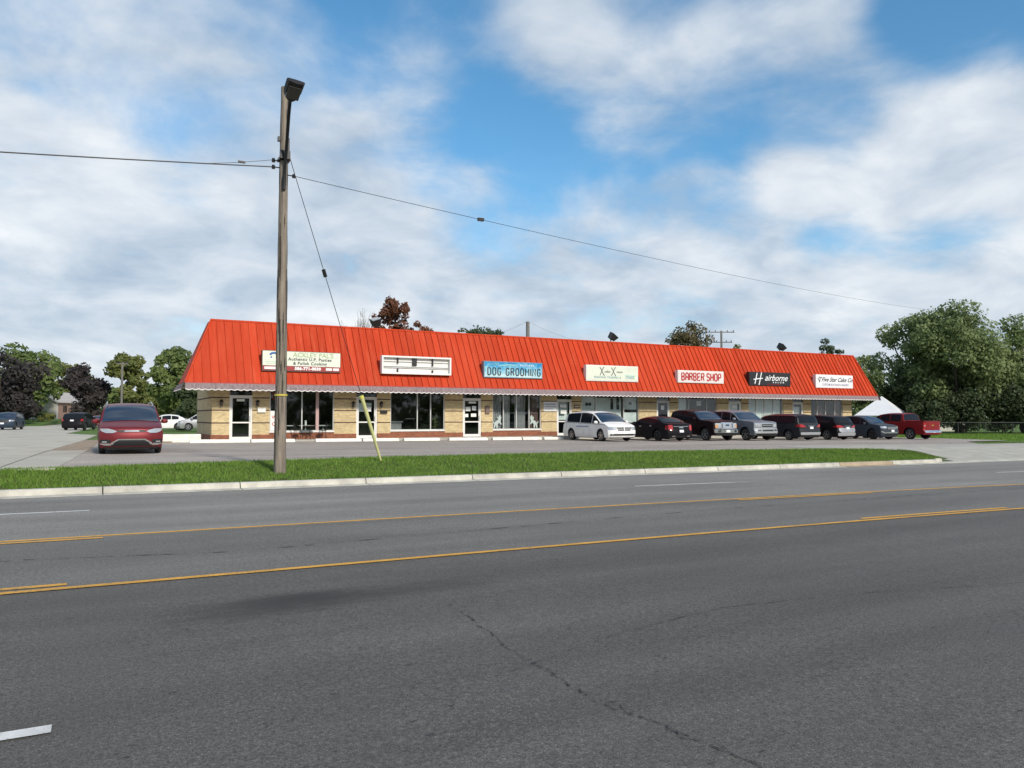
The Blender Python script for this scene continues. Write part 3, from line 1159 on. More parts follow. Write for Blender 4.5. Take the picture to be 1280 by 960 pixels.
# tables and a bottle inside unit one, a counter and chair in unit two, plants
for x in (9.4, 10.5, 11.5):
    MB().box(x - .4, x + .4, FY + .8, FY + 1.4, 1.18, 1.23).box(x - .03, x + .03, FY + 1.07, FY + 1.13, FZ, 1.18).build("cafe_table", M_ALU, mall)
MB().box(10.42, 10.52, FY + .9, FY + 1.0, 1.23, 1.5).build("napkin_holder", M_PAPER, mall)
MB().box(15.3, 16.3, FY + 1.3, FY + 1.9, .9, 1.35).box(15.2, 16.35, FY + 1.2, FY + 2.0, 1.36, 1.44).build("counter", M_CURT, mall)
MB().box(17.0, 17.6, FY + 2.4, FY + 2.6, 1.55, 1.62).build("shelf", M_ALU, mall)
mb = MB()
for k in range(60):
    a, r_, z = random.uniform(0, 6.28), random.uniform(.02, .22), random.uniform(1.0, 2.2)
    c = Vector((18.15 + r_ * math.cos(a), FY + .5 + r_ * math.sin(a) * .6, z))
    u = Vector((random.uniform(-1, 1), random.uniform(-1, 1), random.uniform(-.4, 1))).normalized() * .13
    w_ = u.cross(Vector((random.uniform(-1, 1), random.uniform(-1, 1), random.uniform(-1, 1)))).normalized() * .035
    mb.quad(c, c + u * .5 + w_, c + u, c + u * .5 - w_)
mb.tube([(18.15, FY + .5, .6), (18.15, FY + .5, 1.6)], .02, 6)
mb.build("house_plant", M_LF_GREEN, mall)
# dog cut-outs on the grooming window
def dog(x, fl):
    P = [(-.28, 0), (-.2, .03), (-.12, .3), (-.1, .02), (0, .02), (.0, .32), (.1, .42), (.22, .28), (.28, .3), (.2, .55), (.26, .8), (.2, 1.0), (.1, .98), (.06, .84), (.0, .9), (-.02, .78), (.04, .66), (-.12, .56), (-.22, .42), (-.36, .55), (-.38, .5), (-.26, .34)]
    mb = MB()
    n = len(P)
    y = FY + .155
    vs = [(x + fl * a, y, .98 + b_ * .82) for a, b_ in P] + [(x + fl * a, y + .01, .98 + b_ * .82) for a, b_ in P]
    mb.add(vs, [tuple(range(n)), tuple(range(n, 2 * n))[::-1]] + [(i, (i + 1) % n, n + (i + 1) % n, n + i) for i in range(n)])
    return mb.build("dog_cutout", M_PAPER, mall)


for x, fl in ((22.25, 1), (24.85, -1)):
    o = dog(x, fl)
    me = o.data
    for p in me.polygons:
        pass
# notices on doors
for x, z, w_, h_ in ((6.62, 2.52, .4, .12), (19.98, 2.05, .34, .26), (20.42, 2.1, .28, .26), (19.95, 1.68, .22, .2), (20.35, 1.7, .36, .2), (20.2, 2.52, .5, .12),
                     (13.75, 2.0, .24, .26), (26.8, 2.3, .5, .2), (26.85, 1.9, .45, .25), (35.2, 2.2, .3, .3), (42.0, 2.35, .5, .2)):
    MB().box(x, x + w_, FY + .066, FY + .071, z, z + h_).build("notice", M_PAPER, mall)
MB().box(13.24, 14.1, FY + .30, FY + .31, 2.0, 2.5).build("door_blind", M_BLIND, mall)
MB().box(26.62, 27.55, FY + .30, FY + .31, 1.5, 2.7).build("door_blind", M_BLIND, mall)
MB().box(41.7, 42.75, FY + .30, FY + .31, 1.5, 2.75).build("door_blind", M_BLIND, mall)
MB().box(48.45, 49.45, FY + .30, FY + .31, 1.5, 2.5).build("door_blind", M_BLIND, mall)

# scalloped valance
mb = MB()
VX0, VX1, PER = 3.95, 56.92, .31


def valance(p0, p1, outx, outy):
    L = math.hypot(p1[0] - p0[0], p1[1] - p0[1])
    n = int(L / .052)
    rows = [[], [], [], [], []]
    for k in range(n + 1):
        s = L * k / n
        x, y = p0[0] + (p1[0] - p0[0]) * k / n, p0[1] + (p1[1] - p0[1]) * k / n
        w = abs(math.sin(math.pi * s / PER))
        fold = .035 * math.sin(2 * math.pi * s / (PER / 2))
        for r, (t, z) in enumerate(((0, 3.405), (.5, 3.26), (.86, 3.13 - .05 * w), (.86, 3.13 - .05 * w), (1.0, 3.085 - .055 * w))):
            o = .03 + .17 * t + fold * t
            rows[r].append((x + outx * o, y + outy * o, z))
    return rows


va = thing_part("scalloped_valance", mall)
for nm, a, b_, ox, oy in (("valance_front", (VX0, 41.46), (VX1, 41.46), 0, -1), ("valance_end", (3.93, 44.9), (3.93, 41.3), -1, 0), ("valance_end", (56.94, 41.3), (56.94, 44.9), 1, 0)):
    rows = valance(a, b_, ox, oy)
    MB().grid(rows[:3]).build(nm, M_VAL, va, smooth=True)
    MB().grid(rows[3:]).build("white_hem", M_VALW, va, smooth=True)

# mansard roof
EY, EZ, RY, RZ = 41.5, 3.44, 43.4, 6.86
LXE, LXR, RXE, RXR = 3.95, 5.36, 56.92, 56.45
roof = thing_part("mansard_roof", mall)
PW = .4095
sl = math.hypot(RY - EY, RZ - EZ)
nrm = (0, -(RZ - EZ) / sl, (RY - EY) / sl)


def spt(x, s, h=0):
    return (x, EY + (RY - EY) * s + nrm[1] * h, EZ + (RZ - EZ) * s + nrm[2] * h)


def smax(x):
    a = (x - LXE) / (LXR - LXE)
    b_ = (RXE - x) / (RXE - RXR)
    return max(0.0, min(1.0, a, b_))


full = None
x = LXE
npan = 0
RIBH, RIBW = .062, .022
while x < RXE - .05:
    xe = min(x + PW, RXE)
    isfull = smax(x) >= 1 and smax(xe) >= 1 and abs(xe - x - PW) < 1e-6
    if isfull and full is not None:
        link("roof_panel", full, roof, (x, 0, 0))
    else:
        mb = MB()
        ox = x
        cut = [x, xe]
        for c in (LXR, RXR):
            if x < c < xe:
                cut.append(c)
        cut.sort()
        lo = [spt(c, 0) for c in cut]
        hi = [spt(c, smax(c)) for c in cut]
        mb.grid([lo, hi])
        rx = x + .012
        sm = smax(rx)
        if sm > .03:
            A = [spt(rx - RIBW / 2 + .011, 0, -.005), spt(rx - RIBW / 2 + .011, 0, RIBH), spt(rx + RIBW / 2 + .011, 0, RIBH), spt(rx + RIBW / 2 + .011, 0, -.005)]
            B = [spt(rx - RIBW / 2 + .011, sm, -.005), spt(rx - RIBW / 2 + .011, sm, RIBH), spt(rx + RIBW / 2 + .011, sm, RIBH), spt(rx + RIBW / 2 + .011, sm, -.005)]
            mb.grid([A, B], flip=True)
            mb.add(A, [(0, 1, 2, 3)])
        mb.v = [(a - ox, b_, c) for a, b_, c in mb.v]
        me = mb.mesh("roof_panel", M_ROOF)
        link("roof_panel", me, roof, (ox, 0, 0))
        if isfull:
            full = me
    npan += 1
    x += PW
# side returns and back of the screen
MB().quad((LXE, 44.9, EZ), (LXE, EY, EZ), (LXR, RY, RZ), (LXR, 44.9, RZ)).build("roof_return", M_ROOF, roof)
MB().quad((RXE, EY, EZ), (RXE, 44.9, EZ), (RXR, 44.9, RZ), (RXR, RY, RZ)).build("roof_return", M_ROOF, roof)
MB().box(LXR + .02, RXR - .02, 43.95, 44.0, 3.7, RZ - .02).build("screen_back", M_FELT, roof)
MB().box(LXR - .03, RXR + .03, RY - .05, RY + .16, RZ - .05, RZ + .05).build("ridge_cap", M_ROOF, roof, bevel=.01)
MB().tube([spt(LXE, 0, .03), spt(LXR, 1, .03)], .05, 6).build("hip_cap", M_ROOF, roof)
MB().tube([spt(RXE, 0, .03), spt(RXR, 1, .03)], .05, 6).build("hip_cap", M_ROOF, roof)
MB().box(LXE - .03, RXE + .03, EY - .075, EY - .02, EZ - .055, EZ + .015).build("eave_trim", M_ROOFTRIM, roof)

# ------------------------------------------------------------------ shop signs
def sign(x0, x1, z0, z1, label, body, face, frame=None, y=41.74, dep=.32, name="shop_sign", fw=.05):
    cx = (x0 + x1) / 2
    t = thing(name, label, "sign", (cx, y, z0), 0, "shop signs on the red roof")
    w, h = (x1 - x0) / 2, z1 - z0
    MB().box(-w, w, 0.012, dep, 0, h).build("cabinet", body, t, bevel=.012)
    if face is not None:
        MB().box(-w + fw, w - fw, 0, .02, fw, h - fw).build("sign_face", face, t)
    for sx in (-w * .7, w * .7):
        MB().box(sx - .03, sx + .03, dep, dep + .5, h * .55, h * .55 + .06).build("bracket", M_BLACK, t)
    return t


S_CREAM = mk("sign_cream", (.66, .68, .56), .5, var=.05)
S_WHITE = mk("sign_white", (.72, .70, .66), .5, var=.05)
S_PINKW = mk("sign_offwhite", (.72, .64, .60), .5, var=.05)
S_BLACK = mk("sign_black", (.018, .016, .018), .4, var=.2)
S_RED = mk("sign_red_strip", (.30, .03, .03), .5, var=.2)
S_BROWN = mk("sign_brown_cabinet", (.10, .075, .065), .6, var=.2)
S_GREEN = mk_solid("pale_green_lettering", (.36, .45, .24), .6)
S_GREENB = mk_solid("pale_grey_green_lettering", (.48, .55, .46), .6)
S_BLUE = mk_solid("emblem_blue", (.02, .10, .30), .5)
S_TEAL = mk_solid("teal_lettering", (.20, .38, .38), .6)
S_TEALD = mk_solid("teal_fill", (.25, .52, .48), .6)
M_SHADE = mk_solid("white_lettering", (.80, .80, .78), .6)


def sign_blue():
    m, nt, b, o = nt_new("dog_sign_print")
    setc(b, .4)
    tcn = nt.nodes.new('ShaderNodeTexCoord').outputs['Object']
    sp = nt.nodes.new('ShaderNodeSeparateXYZ')
    nt.links.new(tcn, sp.inputs[0])
    f = noise_node(nt, tcn, 3.0, 5, .6, .4)
    ad = nt.nodes.new('ShaderNodeMath')
    ad.operation = 'MULTIPLY_ADD'
    nt.links.new(f, ad.inputs[0])
    ad.inputs[1].default_value = .9
    zz = nt.nodes.new('ShaderNodeMath')
    zz.operation = 'MULTIPLY_ADD'
    nt.links.new(sp.outputs[2], zz.inputs[0])
    zz.inputs[1].default_value = -.55
    zz.inputs[2].default_value = .35
    nt.links.new(zz.outputs[0], ad.inputs[2])
    c = ramp(nt, ad.outputs[0], [(.12, (.015, .09, .34)), (.34, (.02, .26, .50)), (.55, (.22, .48, .58)), (.8, (.50, .66, .66))])
    nt.links.new(c, b.inputs['Base Color'])
    return m


S_DOG = sign_blue()


def stroke(parent, pts, w, mat, name="lettering", y=-.008, th=.008):
    """flat ribbon stroke on a sign face: pts in (x, z)"""
    mb = MB()
    P = [Vector((p[0], p[1])) for p in pts]
    L_, R_ = [], []
    for i, p in enumerate(P):
        t = (P[min(i + 1, len(P) - 1)] - P[max(0, i - 1)]).normalized()
        n = Vector((-t.y, t.x)) * w / 2
        L_.append(p + n)
        R_.append(p - n)
    rows = [[(q.x, y, q.y) for q in R_], [(q.x, y, q.y) for q in L_]]
    mb.grid(rows)
    rows2 = [[(q.x, y + th, q.y) for q in L_], [(q.x, y, q.y) for q in L_]]
    mb.grid(rows2)
    mb.grid([[(q.x, y, q.y) for q in R_], [(q.x, y + th, q.y) for q in R_]])
    return mb.build(name, mat, parent)


# 1 pasty shop sign
s = sign(7.70, 11.90, 4.12, 5.22, "cream sign with blue emblem reading Authentic U.P. Pasties and Polish Cooking", S_BROWN, None)
MB().box(-2.07, 2.07, -.004, .02, .30, 1.07).build("sign_face", S_CREAM, s)
MB().box(-2.07, 2.07, -.004, .02, .05, .285).build("number_strip", S_RED, s)
put_text(s, "ACKLEY PAL'S", .36, (.60, -.010, .90), S_GREEN, sx=.98, bold=.004)
put_text(s, "Authentic U.P. Pasties", .225, (.42, -.010, .665), M_DK, sx=1.02, bold=.004, space=1.12)
put_text(s, "& Polish Cooking", .225, (.42, -.010, .445), M_DK, sx=1.02, bold=.004, space=1.12)
put_text(s, "586-771-0030", .215, (.30, -.010, .165), M_SHADE, sx=1.05, bold=.012, space=1.1)
for x0, x1 in ((-1.98, -1.28), (1.28, 1.62), (1.68, 2.0)):
    MB().box(x0, x1, -.012, .0, .10, .235).build("white_plaque", M_PAPER, s)
stroke(s, [(-1.70, .86), (-1.6, .95), (-1.45, .97), (-1.3, .90), (-1.2, .80), (-1.14, .66)], .11, S_BLUE, "emblem", y=-.012)
stroke(s, [(-1.66, .76), (-1.6, .72)], .09, S_BLUE, "emblem", y=-.012)
stroke(s, [(-1.14, .62), (-1.1, .56)], .07, S_BLUE, "emblem", y=-.012)
stroke(s, [(-1.95, .50), (-1.2, .50)], .05, S_GREENB, "emblem_caption", y=-.010)
stroke(s, [(-1.9, .40), (-1.25, .40)], .03, S_GREENB, "emblem_caption", y=-.010)

# 2 empty sign frame
s = thing("shop_sign", "empty white sign cabinet without a face, second along the red roof", "sign", (16.36, 41.58, 4.14), 0, "shop signs on the red roof")
w, h = 2.14, 1.04
fb = MB()
fb.box(-w, -w + .1, 0, .34, 0, h).box(w - .1, w, 0, .34, 0, h).box(-w + .1, w - .1, 0, .34, 0, .1).box(-w + .1, w - .1, 0, .34, h - .1, h)
fb.build("cabinet", S_WHITE, s, bevel=.01)
MB().box(-w + .06, w - .06, .22, .27, .06, h - .06).build("back_panel", S_WHITE, s)
for z in (.36, .72, .44):
    MB().box(-w + .1, w - .1, .15, .19, z, z + .022).build("lamp_tube", M_ALU, s)
for x, z0, z1 in ((-1.15, .1, .32), (-1.15, .6, .94), (1.0, .1, .28), (1.0, .5, .94)):
    MB().box(x - .03, x + .03, .10, .24, z0, z1).build("lamp_holder", C_TRIM, s)
MB().box(-.25, .0, .1, .24, .5, .94).build("ballast", C_TRIM, s)
for sx in (-1.5, 1.5):
    MB().box(sx - .03, sx + .03, .34, .85, .57, .63).build("bracket", M_BLACK, s)

BL = {  # blocky poster lettering drawn as strokes on a 4 x 6 grid
    'D': [[(0, 0), (0, 6), (2.6, 6), (4, 4.6), (4, 1.4), (2.6, 0), (0, 0)]],
    'G': [[(4, 4.8), (3, 6), (1, 6), (0, 4.8), (0, 1.2), (1, 0), (3, 0), (4, 1.2), (4, 2.8), (2.4, 2.8)]],
    'M': [[(0, 0), (0, 6), (2.4, 2.6), (4.8, 6), (4.8, 0)]],
    'I': [[(0, 0), (0, 6)]],
    'N': [[(0, 0), (0, 6), (4, 0), (4, 6)]],
    'B': [[(0, 0), (0, 6), (3, 6), (4, 5), (3, 3), (4, 1), (3, 0), (0, 0)], [(0, 3), (3, 3)]],
    'A': [[(0, 0), (0, 5), (1, 6), (3, 6), (4, 5), (4, 0)], [(0, 2.6), (4, 2.6)]],
    'R': [[(0, 0), (0, 6), (3, 6), (4, 5), (4, 4), (3, 3), (0, 3)], [(2.4, 3), (4, 0)]],
    'E': [[(4, 6), (0, 6), (0, 0), (4, 0)], [(0, 3), (3.2, 3)]],
    'S': [[(4, 5), (3, 6), (1, 6), (0, 5), (0, 4), (1, 3.1), (3, 3), (4, 2), (4, 1), (3, 0), (1, 0), (0, 1)]],
    'H': [[(0, 0), (0, 6)], [(4, 0), (4, 6)], [(0, 3), (4, 3)]],
    'O': [[(0, 1), (0, 5), (1, 6), (3, 6), (4, 5), (4, 1), (3, 0), (1, 0), (0, 1)]],
    'P': [[(0, 0), (0, 6), (3, 6), (4, 5), (4, 3.6), (3, 2.7), (0, 2.7)]],
}


def block_text(s, text, cx, z0, a_, b__, gap, w, mat):
    yy = 0
    for ch in text:
        if ch == ' ':
            cx += gap * 2.4
            continue
        for st in BL[ch]:
            yy += 1
            stroke(s, [(cx + p * a_, z0 + q * b__) for p, q in st], w, mat, "lettering", y=-.010 - .0006 * (yy % 3))
        cx += {'I': 0, 'M': 4.8}.get(ch, 4) * a_ + w * .55 + gap


# 3 dog grooming
s = sign(20.72, 24.86, 4.09, 5.10, "blue and turquoise DOG GROOMING sign with black letters", mk("sign_steel_blue", (.16, .22, .27), .5), S_DOG)
block_text(s, "DOG GROOMING", -1.80, .17, .050, .072, .10, .075, M_DK)
put_text(s, "PAWS", .2, (-1.35, -.004, .82), S_TEAL, sx=1.0)
stroke(s, [(-1.0, .74), (-.4, .82), (.2, .80)], .07, S_TEALD, "flourish", y=-.005)
put_text(s, "SALON & SPA", .17, (.95, -.004, .80), M_SHADE, sx=1.0)

# 4 personal training
s = sign(28.18, 32.42, 4.05, 5.11, "pale cream sign with two figure shaped X marks and faint teal lettering", S_WHITE, S_CREAM)
for cx, fl in ((-.88, 1), (.05, 1)):
    stroke(s, [(cx - .16, .92), (cx - .05, .78), (cx, .66), (cx - .08, .52), (cx - .16, .38)], .045, M_DK, "emblem")
    stroke(s, [(cx + .18, .95), (cx + .06, .8), (cx, .66), (cx + .09, .52), (cx + .2, .36)], .045, M_DK, "emblem", y=-.011)
put_text(s, "celled", .20, (-.45, -.006, .64), M_DK, shear=.3)
put_text(s, "treme", .20, (.55, -.006, .64), M_DK, shear=.3)
put_text(s, "PERSONAL TRAINING &", .20, (-.42, -.006, .26), S_TEAL, sx=.98, space=1.05)
put_text(s, "FITNESS", .24, (1.42, -.006, .27), S_TEAL, sx=.85)
MB().box(1.0, 1.86, -.005, .0, .38, .43).build("accent_bar", S_TEALD, s)

# 5 barber shop
s = sign(35.90, 40.20, 4.10, 4.98, "off white BARBER SHOP sign with red block letters", S_WHITE, S_PINKW)
block_text(s, "BARBER SHOP", -1.81, .19, .060, .083, .065, .105, M_REDL)

# 6 hair salon
s = sign(42.74, 47.08, 4.03, 5.06, "black Hairborne salon sign with white script", S_BLACK, mk("sign_black_face", (.022, .02, .022), .3, var=.2))
stroke(s, [(-1.62, .14), (-1.5, .5), (-1.38, .95)], .085, M_SHADE)
stroke(s, [(-1.2, .06), (-1.06, .5), (-.92, 1.0)], .085, M_SHADE)
stroke(s, [(-1.75, .46), (-1.3, .52), (-.8, .56)], .07, M_SHADE, y=-.011)
put_text(s, "airborne", .66, (.58, -.008, .60), M_SHADE, sx=1.04, shear=.45, bold=.004)
put_text(s, "SALON", .14, (.85, -.008, .27), M_SHADE, sx=1.3, space=2.6, bold=.006)
put_text(s, "HAIR NAILS COLOR", .11, (.3, -.008, .12), M_REDL, space=1.5)

# 7 cake shop
s = sign(49.90, 54.28, 3.99, 5.05, "white Five Star Cake Co sign with dark script, nearest the far end", S_PINKW, mk("sign_pure_white", (.76, .74, .74), .5, var=.03), fw=.03)
put_text(s, "Five Star Cake Co", .48, (.26, -.008, .66), M_DK, sx=1.03, shear=.5, bold=.005)
put_text(s, "CUSTOM BOUTIQUE & BAKERY", .24, (.1, -.008, .26), M_GR, sx=.92, bold=.002)
stroke(s, [(-1.75, .50), (-1.95, .72), (-1.72, .88), (-1.72, .62), (-1.8, .42)], .07, M_DK, "emblem")
stroke(s, [(-1.72, .74), (-1.55, .84), (-1.5, .76)], .06, M_DK, "emblem", y=-.011)

# ------------------------------------------------------------------ rooftop flood lamps, wall lanterns, mailboxes and boards
def floodlight(x, z, label, rot):
    t = thing("floodlight", label, "floodlight", (x, 43.75, RZ - .3), 0, "flood lamps on the roof edge")
    MB().tube([(0, 0, 0), (0, 0, .62)], .035, 6).build("stem", M_BLACK, t)
    mb = MB()
    mb.add([(-.16, -.30, 0), (.16, -.30, 0), (.16, .3, 0), (-.16, .3, 0), (-.28, -.30, .42), (.28, -.3, .42), (.28, .3, .42), (-.28, .3, .42)],
           [(0, 3, 2, 1), (4, 5, 6, 7), (0, 1, 5, 4), (1, 2, 6, 5), (2, 3, 7, 6), (3, 0, 4, 7)])
    o = mb.build("lamp_housing", M_BLACK, t, bevel=.02)
    o.location = (.0, 0, .55)
    o.rotation_euler = (R(20), R(rot), 0)
    lens = MB().box(-.24, .24, -.26, .26, .421, .43).build("lens", C_LAMP, o)
    return t


floodlight(14.6, 0, "boxy dark floodlight on the roof edge in front of the red brown tree", -20)
floodlight(31.6, 0, "tilted dark floodlight on the roof above the cream training sign", 35)
floodlight(48.15, 0, "tilted dark floodlight on the roof above the cake sign", 38)


def lantern(x, z, label):
    t = thing("wall_lantern", label, "lantern", (x, FY, z), 0, "wall lanterns beside shop doors")
    MB().box(-.05, .05, -.03, -.001, -.12, .12).build("back_plate", M_BLACK, t)
    MB().box(-.02, .02, -.12, -.03, .1, .13).build("arm", M_BLACK, t)
    mb = MB().lathe([(0, .2), (.03, .19), (.12, .08), (.1, .07)], 6, c=(0, -.14, 0))
    mb.build("cap", M_BLACK, t)
    MB().lathe([(.085, .07), (.06, -.16), (.0, -.18)], 6, c=(0, -.14, 0)).build("glass_body", mk_solid("lantern_glass", (.06, .05, .045), .15) if "lantern_glass" not in MATS else MATS["lantern_glass"], t)


lantern(5.83, 2.42, "black wall lantern at the corner side of the first shop door")
lantern(7.66, 2.42, "black wall lantern above the white mailbox by the first door")
lantern(12.90, 2.40, "black wall lantern behind the yellow guy guard, window side of the second door")
lantern(14.55, 2.40, "dark wall lantern above the black letterbox by the second door")


def mailbox(x, z, m, w, h, label):
    t = thing("mailbox", label, "mailbox", (x, FY, z), 0, "mailboxes on the brick piers")
    MB().box(-w / 2, w / 2, -.10, -.001, -h / 2, h / 2 - .03).build("box_body", m, t, bevel=.01)
    MB().box(-w / 2 - .012, w / 2 + .012, -.12, -.001, h / 2 - .03, h / 2 + .012).build("lid", m, t, bevel=.008)
    return t


mailbox(7.88, 2.05, M_WHITE, .42, .24, "white mailbox on brick pier beside the first shop door")
mailbox(14.72, 1.98, M_BLACK, .40, .18, "flat black letterbox below a lantern by the second door")
mailbox(21.42, 2.12, M_BROWNF, .28, .46, "tall brown mailbox beside the dog grooming door")
t = thing("notice_board", "white notice board on the brick pier left of the van", "notice board", (26.0, FY - .03, 2.06))
MB().box(-.5, .5, 0, .028, 0, .62).build("board", M_PAPER, t)
MB().box(-.44, .40, -.004, .0, .42, .49).box(-.40, .44, -.004, .0, .28, .33).box(-.44, .2, -.004, .0, .12, .17).build("print", M_GR, t)
t = thing("number_plaque", "small dark number plaque on brick above the parked white van", "plaque", (28.07, FY - .025, 2.25))
MB().box(-.25, .25, 0, .023, 0, .26).build("board", M_BROWNF, t)
MB().box(-.18, .18, -.003, .0, .09, .17).build("print", M_BRICK, t)

# cafe table and chairs outside the pasty shop
def bistro_table(x, y):
    t = thing("bistro_table", "small round iron bistro table on the walk below the pasty shop window", "table", (x, y, FZ - .02))
    MB().lathe([(0, .72), (.38, .72), (.38, .745), (0, .745)], 20).build("table_top", mk("table_top_rust", (.16, .11, .09), .6, var=.2), t)
    MB().tube([(0, 0, .15), (0, 0, .72)], .025, 8).build("post", M_BLACK, t)
    for k in range(3):
        a = k * 2.094 + .4
        MB().tube([(0, 0, .2), (.18 * math.cos(a), .18 * math.sin(a), .12), (.3 * math.cos(a), .3 * math.sin(a), 0)], .016, 6).build("leg", M_BLACK, t)


def chair(x, y, rz, label):
    t = thing("bistro_chair", label, "chair", (x, y, FZ - .02), rz, "iron chairs at the bistro table")
    MB().lathe([(0, .44), (.2, .44), (.2, .47), (0, .47)], 14).build("seat", M_BLACK, t)
    for sx in (-1, 1):
        MB().tube([(sx * .15, .15, .45), (sx * .19, .2, 0)], .013, 6).build("leg", M_BLACK, t)
        MB().tube([(sx * .15, -.15, .45), (sx * .19, -.2, 0)], .013, 6).build("leg", M_BLACK, t)
    pts = [(-.17, .17, .45), (-.18, .21, .8), (0, .22, .92), (.18, .21, .8), (.17, .17, .45)]
    b = MB().tube(pts, .013, 6)
    for sx in (-.08, 0, .08):
        b.tube([(sx, .18, .46), (sx, .215, .88)], .008, 5)
    b.build("backrest", M_BLACK, t)


bistro_table(10.35, 42.15)
chair(11.05, 42.2, R(-95), "black iron bistro chair nearer the second shop door")
chair(9.72, 42.2, R(95), "black iron bistro chair half hidden behind the utility pole")

# ------------------------------------------------------------------ wheel stops, low wall
def atY(u, Y):
    s_, c_ = math.sin(R(YAW)), math.cos(R(YAW))
    k = (u - 640) / 961 / math.cos(R(PITCH)) * 1.0
    return Y * (s_ + k * c_) / (c_ - k * s_)


stops = [(4.12, 6.95, "leftmost, beside the low white wall"), (7.02, 9.2, "behind the utility pole, before the pasty window"), (10.28, 12.75, "in front of the bistro table"), (12.85, 14.9, "by the second door at the yellow guy guard"), (15.2, 17.35, "under the dark vacant shop window"),
         (17.95, 20.4, "before the dog grooming door"), (20.75, 22.7, "below the first dog cutout"), (22.8, 24.1, "below the second dog cutout"), (24.3, 25.7, "just left of the white van")]
for x0, x1, wh in stops:
    mb = MB()
    y = 40.55
    pr = [(0, 0), (.04, .13), (.08, .16), (.22, .16), (.26, .13), (.30, 0)]
    rows = [[(xx_, y + a, lotz(xx_) + b_) for a, b_ in pr] for xx_ in (x0, x0 + .06, x1 - .06, x1)]
    for r in (0, 3):
        rows[r] = [(p[0], p[1], p[2] - (.02 if p[2] > lotz(p[0]) + .1 else 0)) for p in rows[r]]
    mb.grid(rows)
    mb.add(rows[0], [tuple(range(6))[::-1]])
    mb.add(rows[-1], [tuple(range(6))])
    o = mb.build("wheel_stop", M_WSTOP)
    tag(o, "white painted concrete wheel stop " + wh, "wheel stop", "white wheel stops along the shop front")
o = MB().box(.9, 4.75, 41.55, 42.0, .15, lotz(3) + .40).build("low_wall", M_WSTOP, bevel=.03)
tag(o, "low white painted concrete wall left of the shop corner", "wall")
o = MB().box(1.6, 3.4, 41.2, 41.54, .3, lotz(3) + .06).build("rubble_edge", M_CONCB, o)
o.parent.location = (0, 0, 0)

# ------------------------------------------------------------------ utility pole with lamp, wires, guy
M_POLE = mk("weathered_pole_wood", (.20, .165, .128), .9, var=.55, scale=3.0, bumps=.8, bscale=9, stretch=(4.5, 4.5, .30))
PX, PY = 4.34, 20.85
pole = thing("utility_pole", "tall weathered wooden utility pole with street lamp on the grass verge", "utility pole", (PX, PY, .2))
seg = 18
rows = []
for k in range(40):
    z = 10.48 * k / 39 - .1
    rr = .158 - .0062 * z * .95
    rows.append([((rr + .006 * math.sin(5 * a + k * .21) + .004 * math.sin(9 * a + 1.3 * k)) * math.cos(a), (rr + .005 * math.sin(4 * a - k * .17)) * math.sin(a), z) for a in [2 * math.pi * j / seg for j in range(seg)]])
mb = MB().grid(rows, closed=True)
mb.add(rows[-1], [tuple(range(seg))])
mb.build("post", M_POLE, pole, smooth=True)
# long drying checks in the wood
mb = MB()
for k in range(36):
    a = random.uniform(math.pi * 1.02, math.pi * 1.98)
    z0 = random.uniform(.2, 9)
    l = random.uniform(.3, 1.6)
    for j in range(4):
        za, zb_ = z0 + l * j / 4, z0 + l * (j + 1) / 4
        ra, rb = .1665 - .0059 * za, .1665 - .0059 * zb_
        w_ = .11 * math.sin(math.pi * (j + .5) / 4)
        mb.quad((ra * math.cos(a - w_), ra * math.sin(a - w_), za), (ra * math.cos(a + w_), ra * math.sin(a + w_), za), (rb * math.cos(a + w_), rb * math.sin(a + w_), zb_), (rb * math.cos(a - w_), rb * math.sin(a - w_), zb_))
mb.build("wood_checks", mk_solid("check_dark", (.035, .028, .022), .9), pole)
mb = MB().lathe([(.166, 2.05), (.169, 2.05), (.169, 2.10), (.166, 2.10)], 18)
mb.build("yellow_band", mk_solid("yellow_tape", (.50, .40, .06), .6), pole)
MB().tube([(-.02, -.15, 7.55), (.0, -.16, 8.2), (-.03, -.5, 8.75), (-.11, -1.05, 9.25), (-.17, -1.5, 9.55)], .045, 8).build("lamp_arm", M_BLACK, pole, smooth=True)
MB().box(-.13, .13, -.20, -.08, 8.38, 8.60).box(-.15, .15, -.15, .15, 8.36, 8.43).build("arm_bracket", M_BLACK, pole)
MB().box(-.17, -.11, -.08, .03, 8.88, 9.0).box(.1, .14, -.05, .03, 8.6, 9.0).build("bolt_block", M_BLACK, pole)
lh = MB()
prof = [(.0, .03), (.03, .11), (.08, .165), (.16, .21), (.28, .235), (.58, .24), (.62, .235)]
rows = []
for yv, wv in prof:
    rows.append([(-wv, -yv, -.02), (-wv * .8, -yv, -.11), (0, -yv, -.15), (wv * .8, -yv, -.11), (wv, -yv, -.02), (wv * .8, -yv, .05 if yv < .5 else .0), (0, -yv, .07 if yv < .5 else .01), (-wv * .8, -yv, .05 if yv < .5 else .0)])
lh.grid(rows, closed=True)
lh.add(rows[0], [tuple(range(8))[::-1]])
lh.add(rows[-1], [tuple(range(8))])
o = lh.build("lamp_head", mk("lamp_brown", (.013, .010, .009), .5, var=.2), pole, smooth=False)
o.location = (-.17, -1.42, 9.52)
o.rotation_euler = (R(-34), R(4), R(4))
o.scale = (.95, .9, 1.1)
MB().box(-.17, .17, -.5, -.12, -.165, -.14).build("lens", mk_solid("lamp_lens_dark", (.05, .045, .04), .2), o)
for z, sx in ((8.35, -1), (8.17, -1), (8.0, 1)):
    MB().tube([(sx * .10, 0, z), (sx * .26, 0, z)], .016, 6).build("wire_hook", M_BLACK, pole)
    MB().lathe([(.0, -.05), (.045, -.05), (.05, 0), (.035, .05), (0, .05)], 8, c=(sx * .27, 0, z)).build("insulator", M_BLACK, pole)


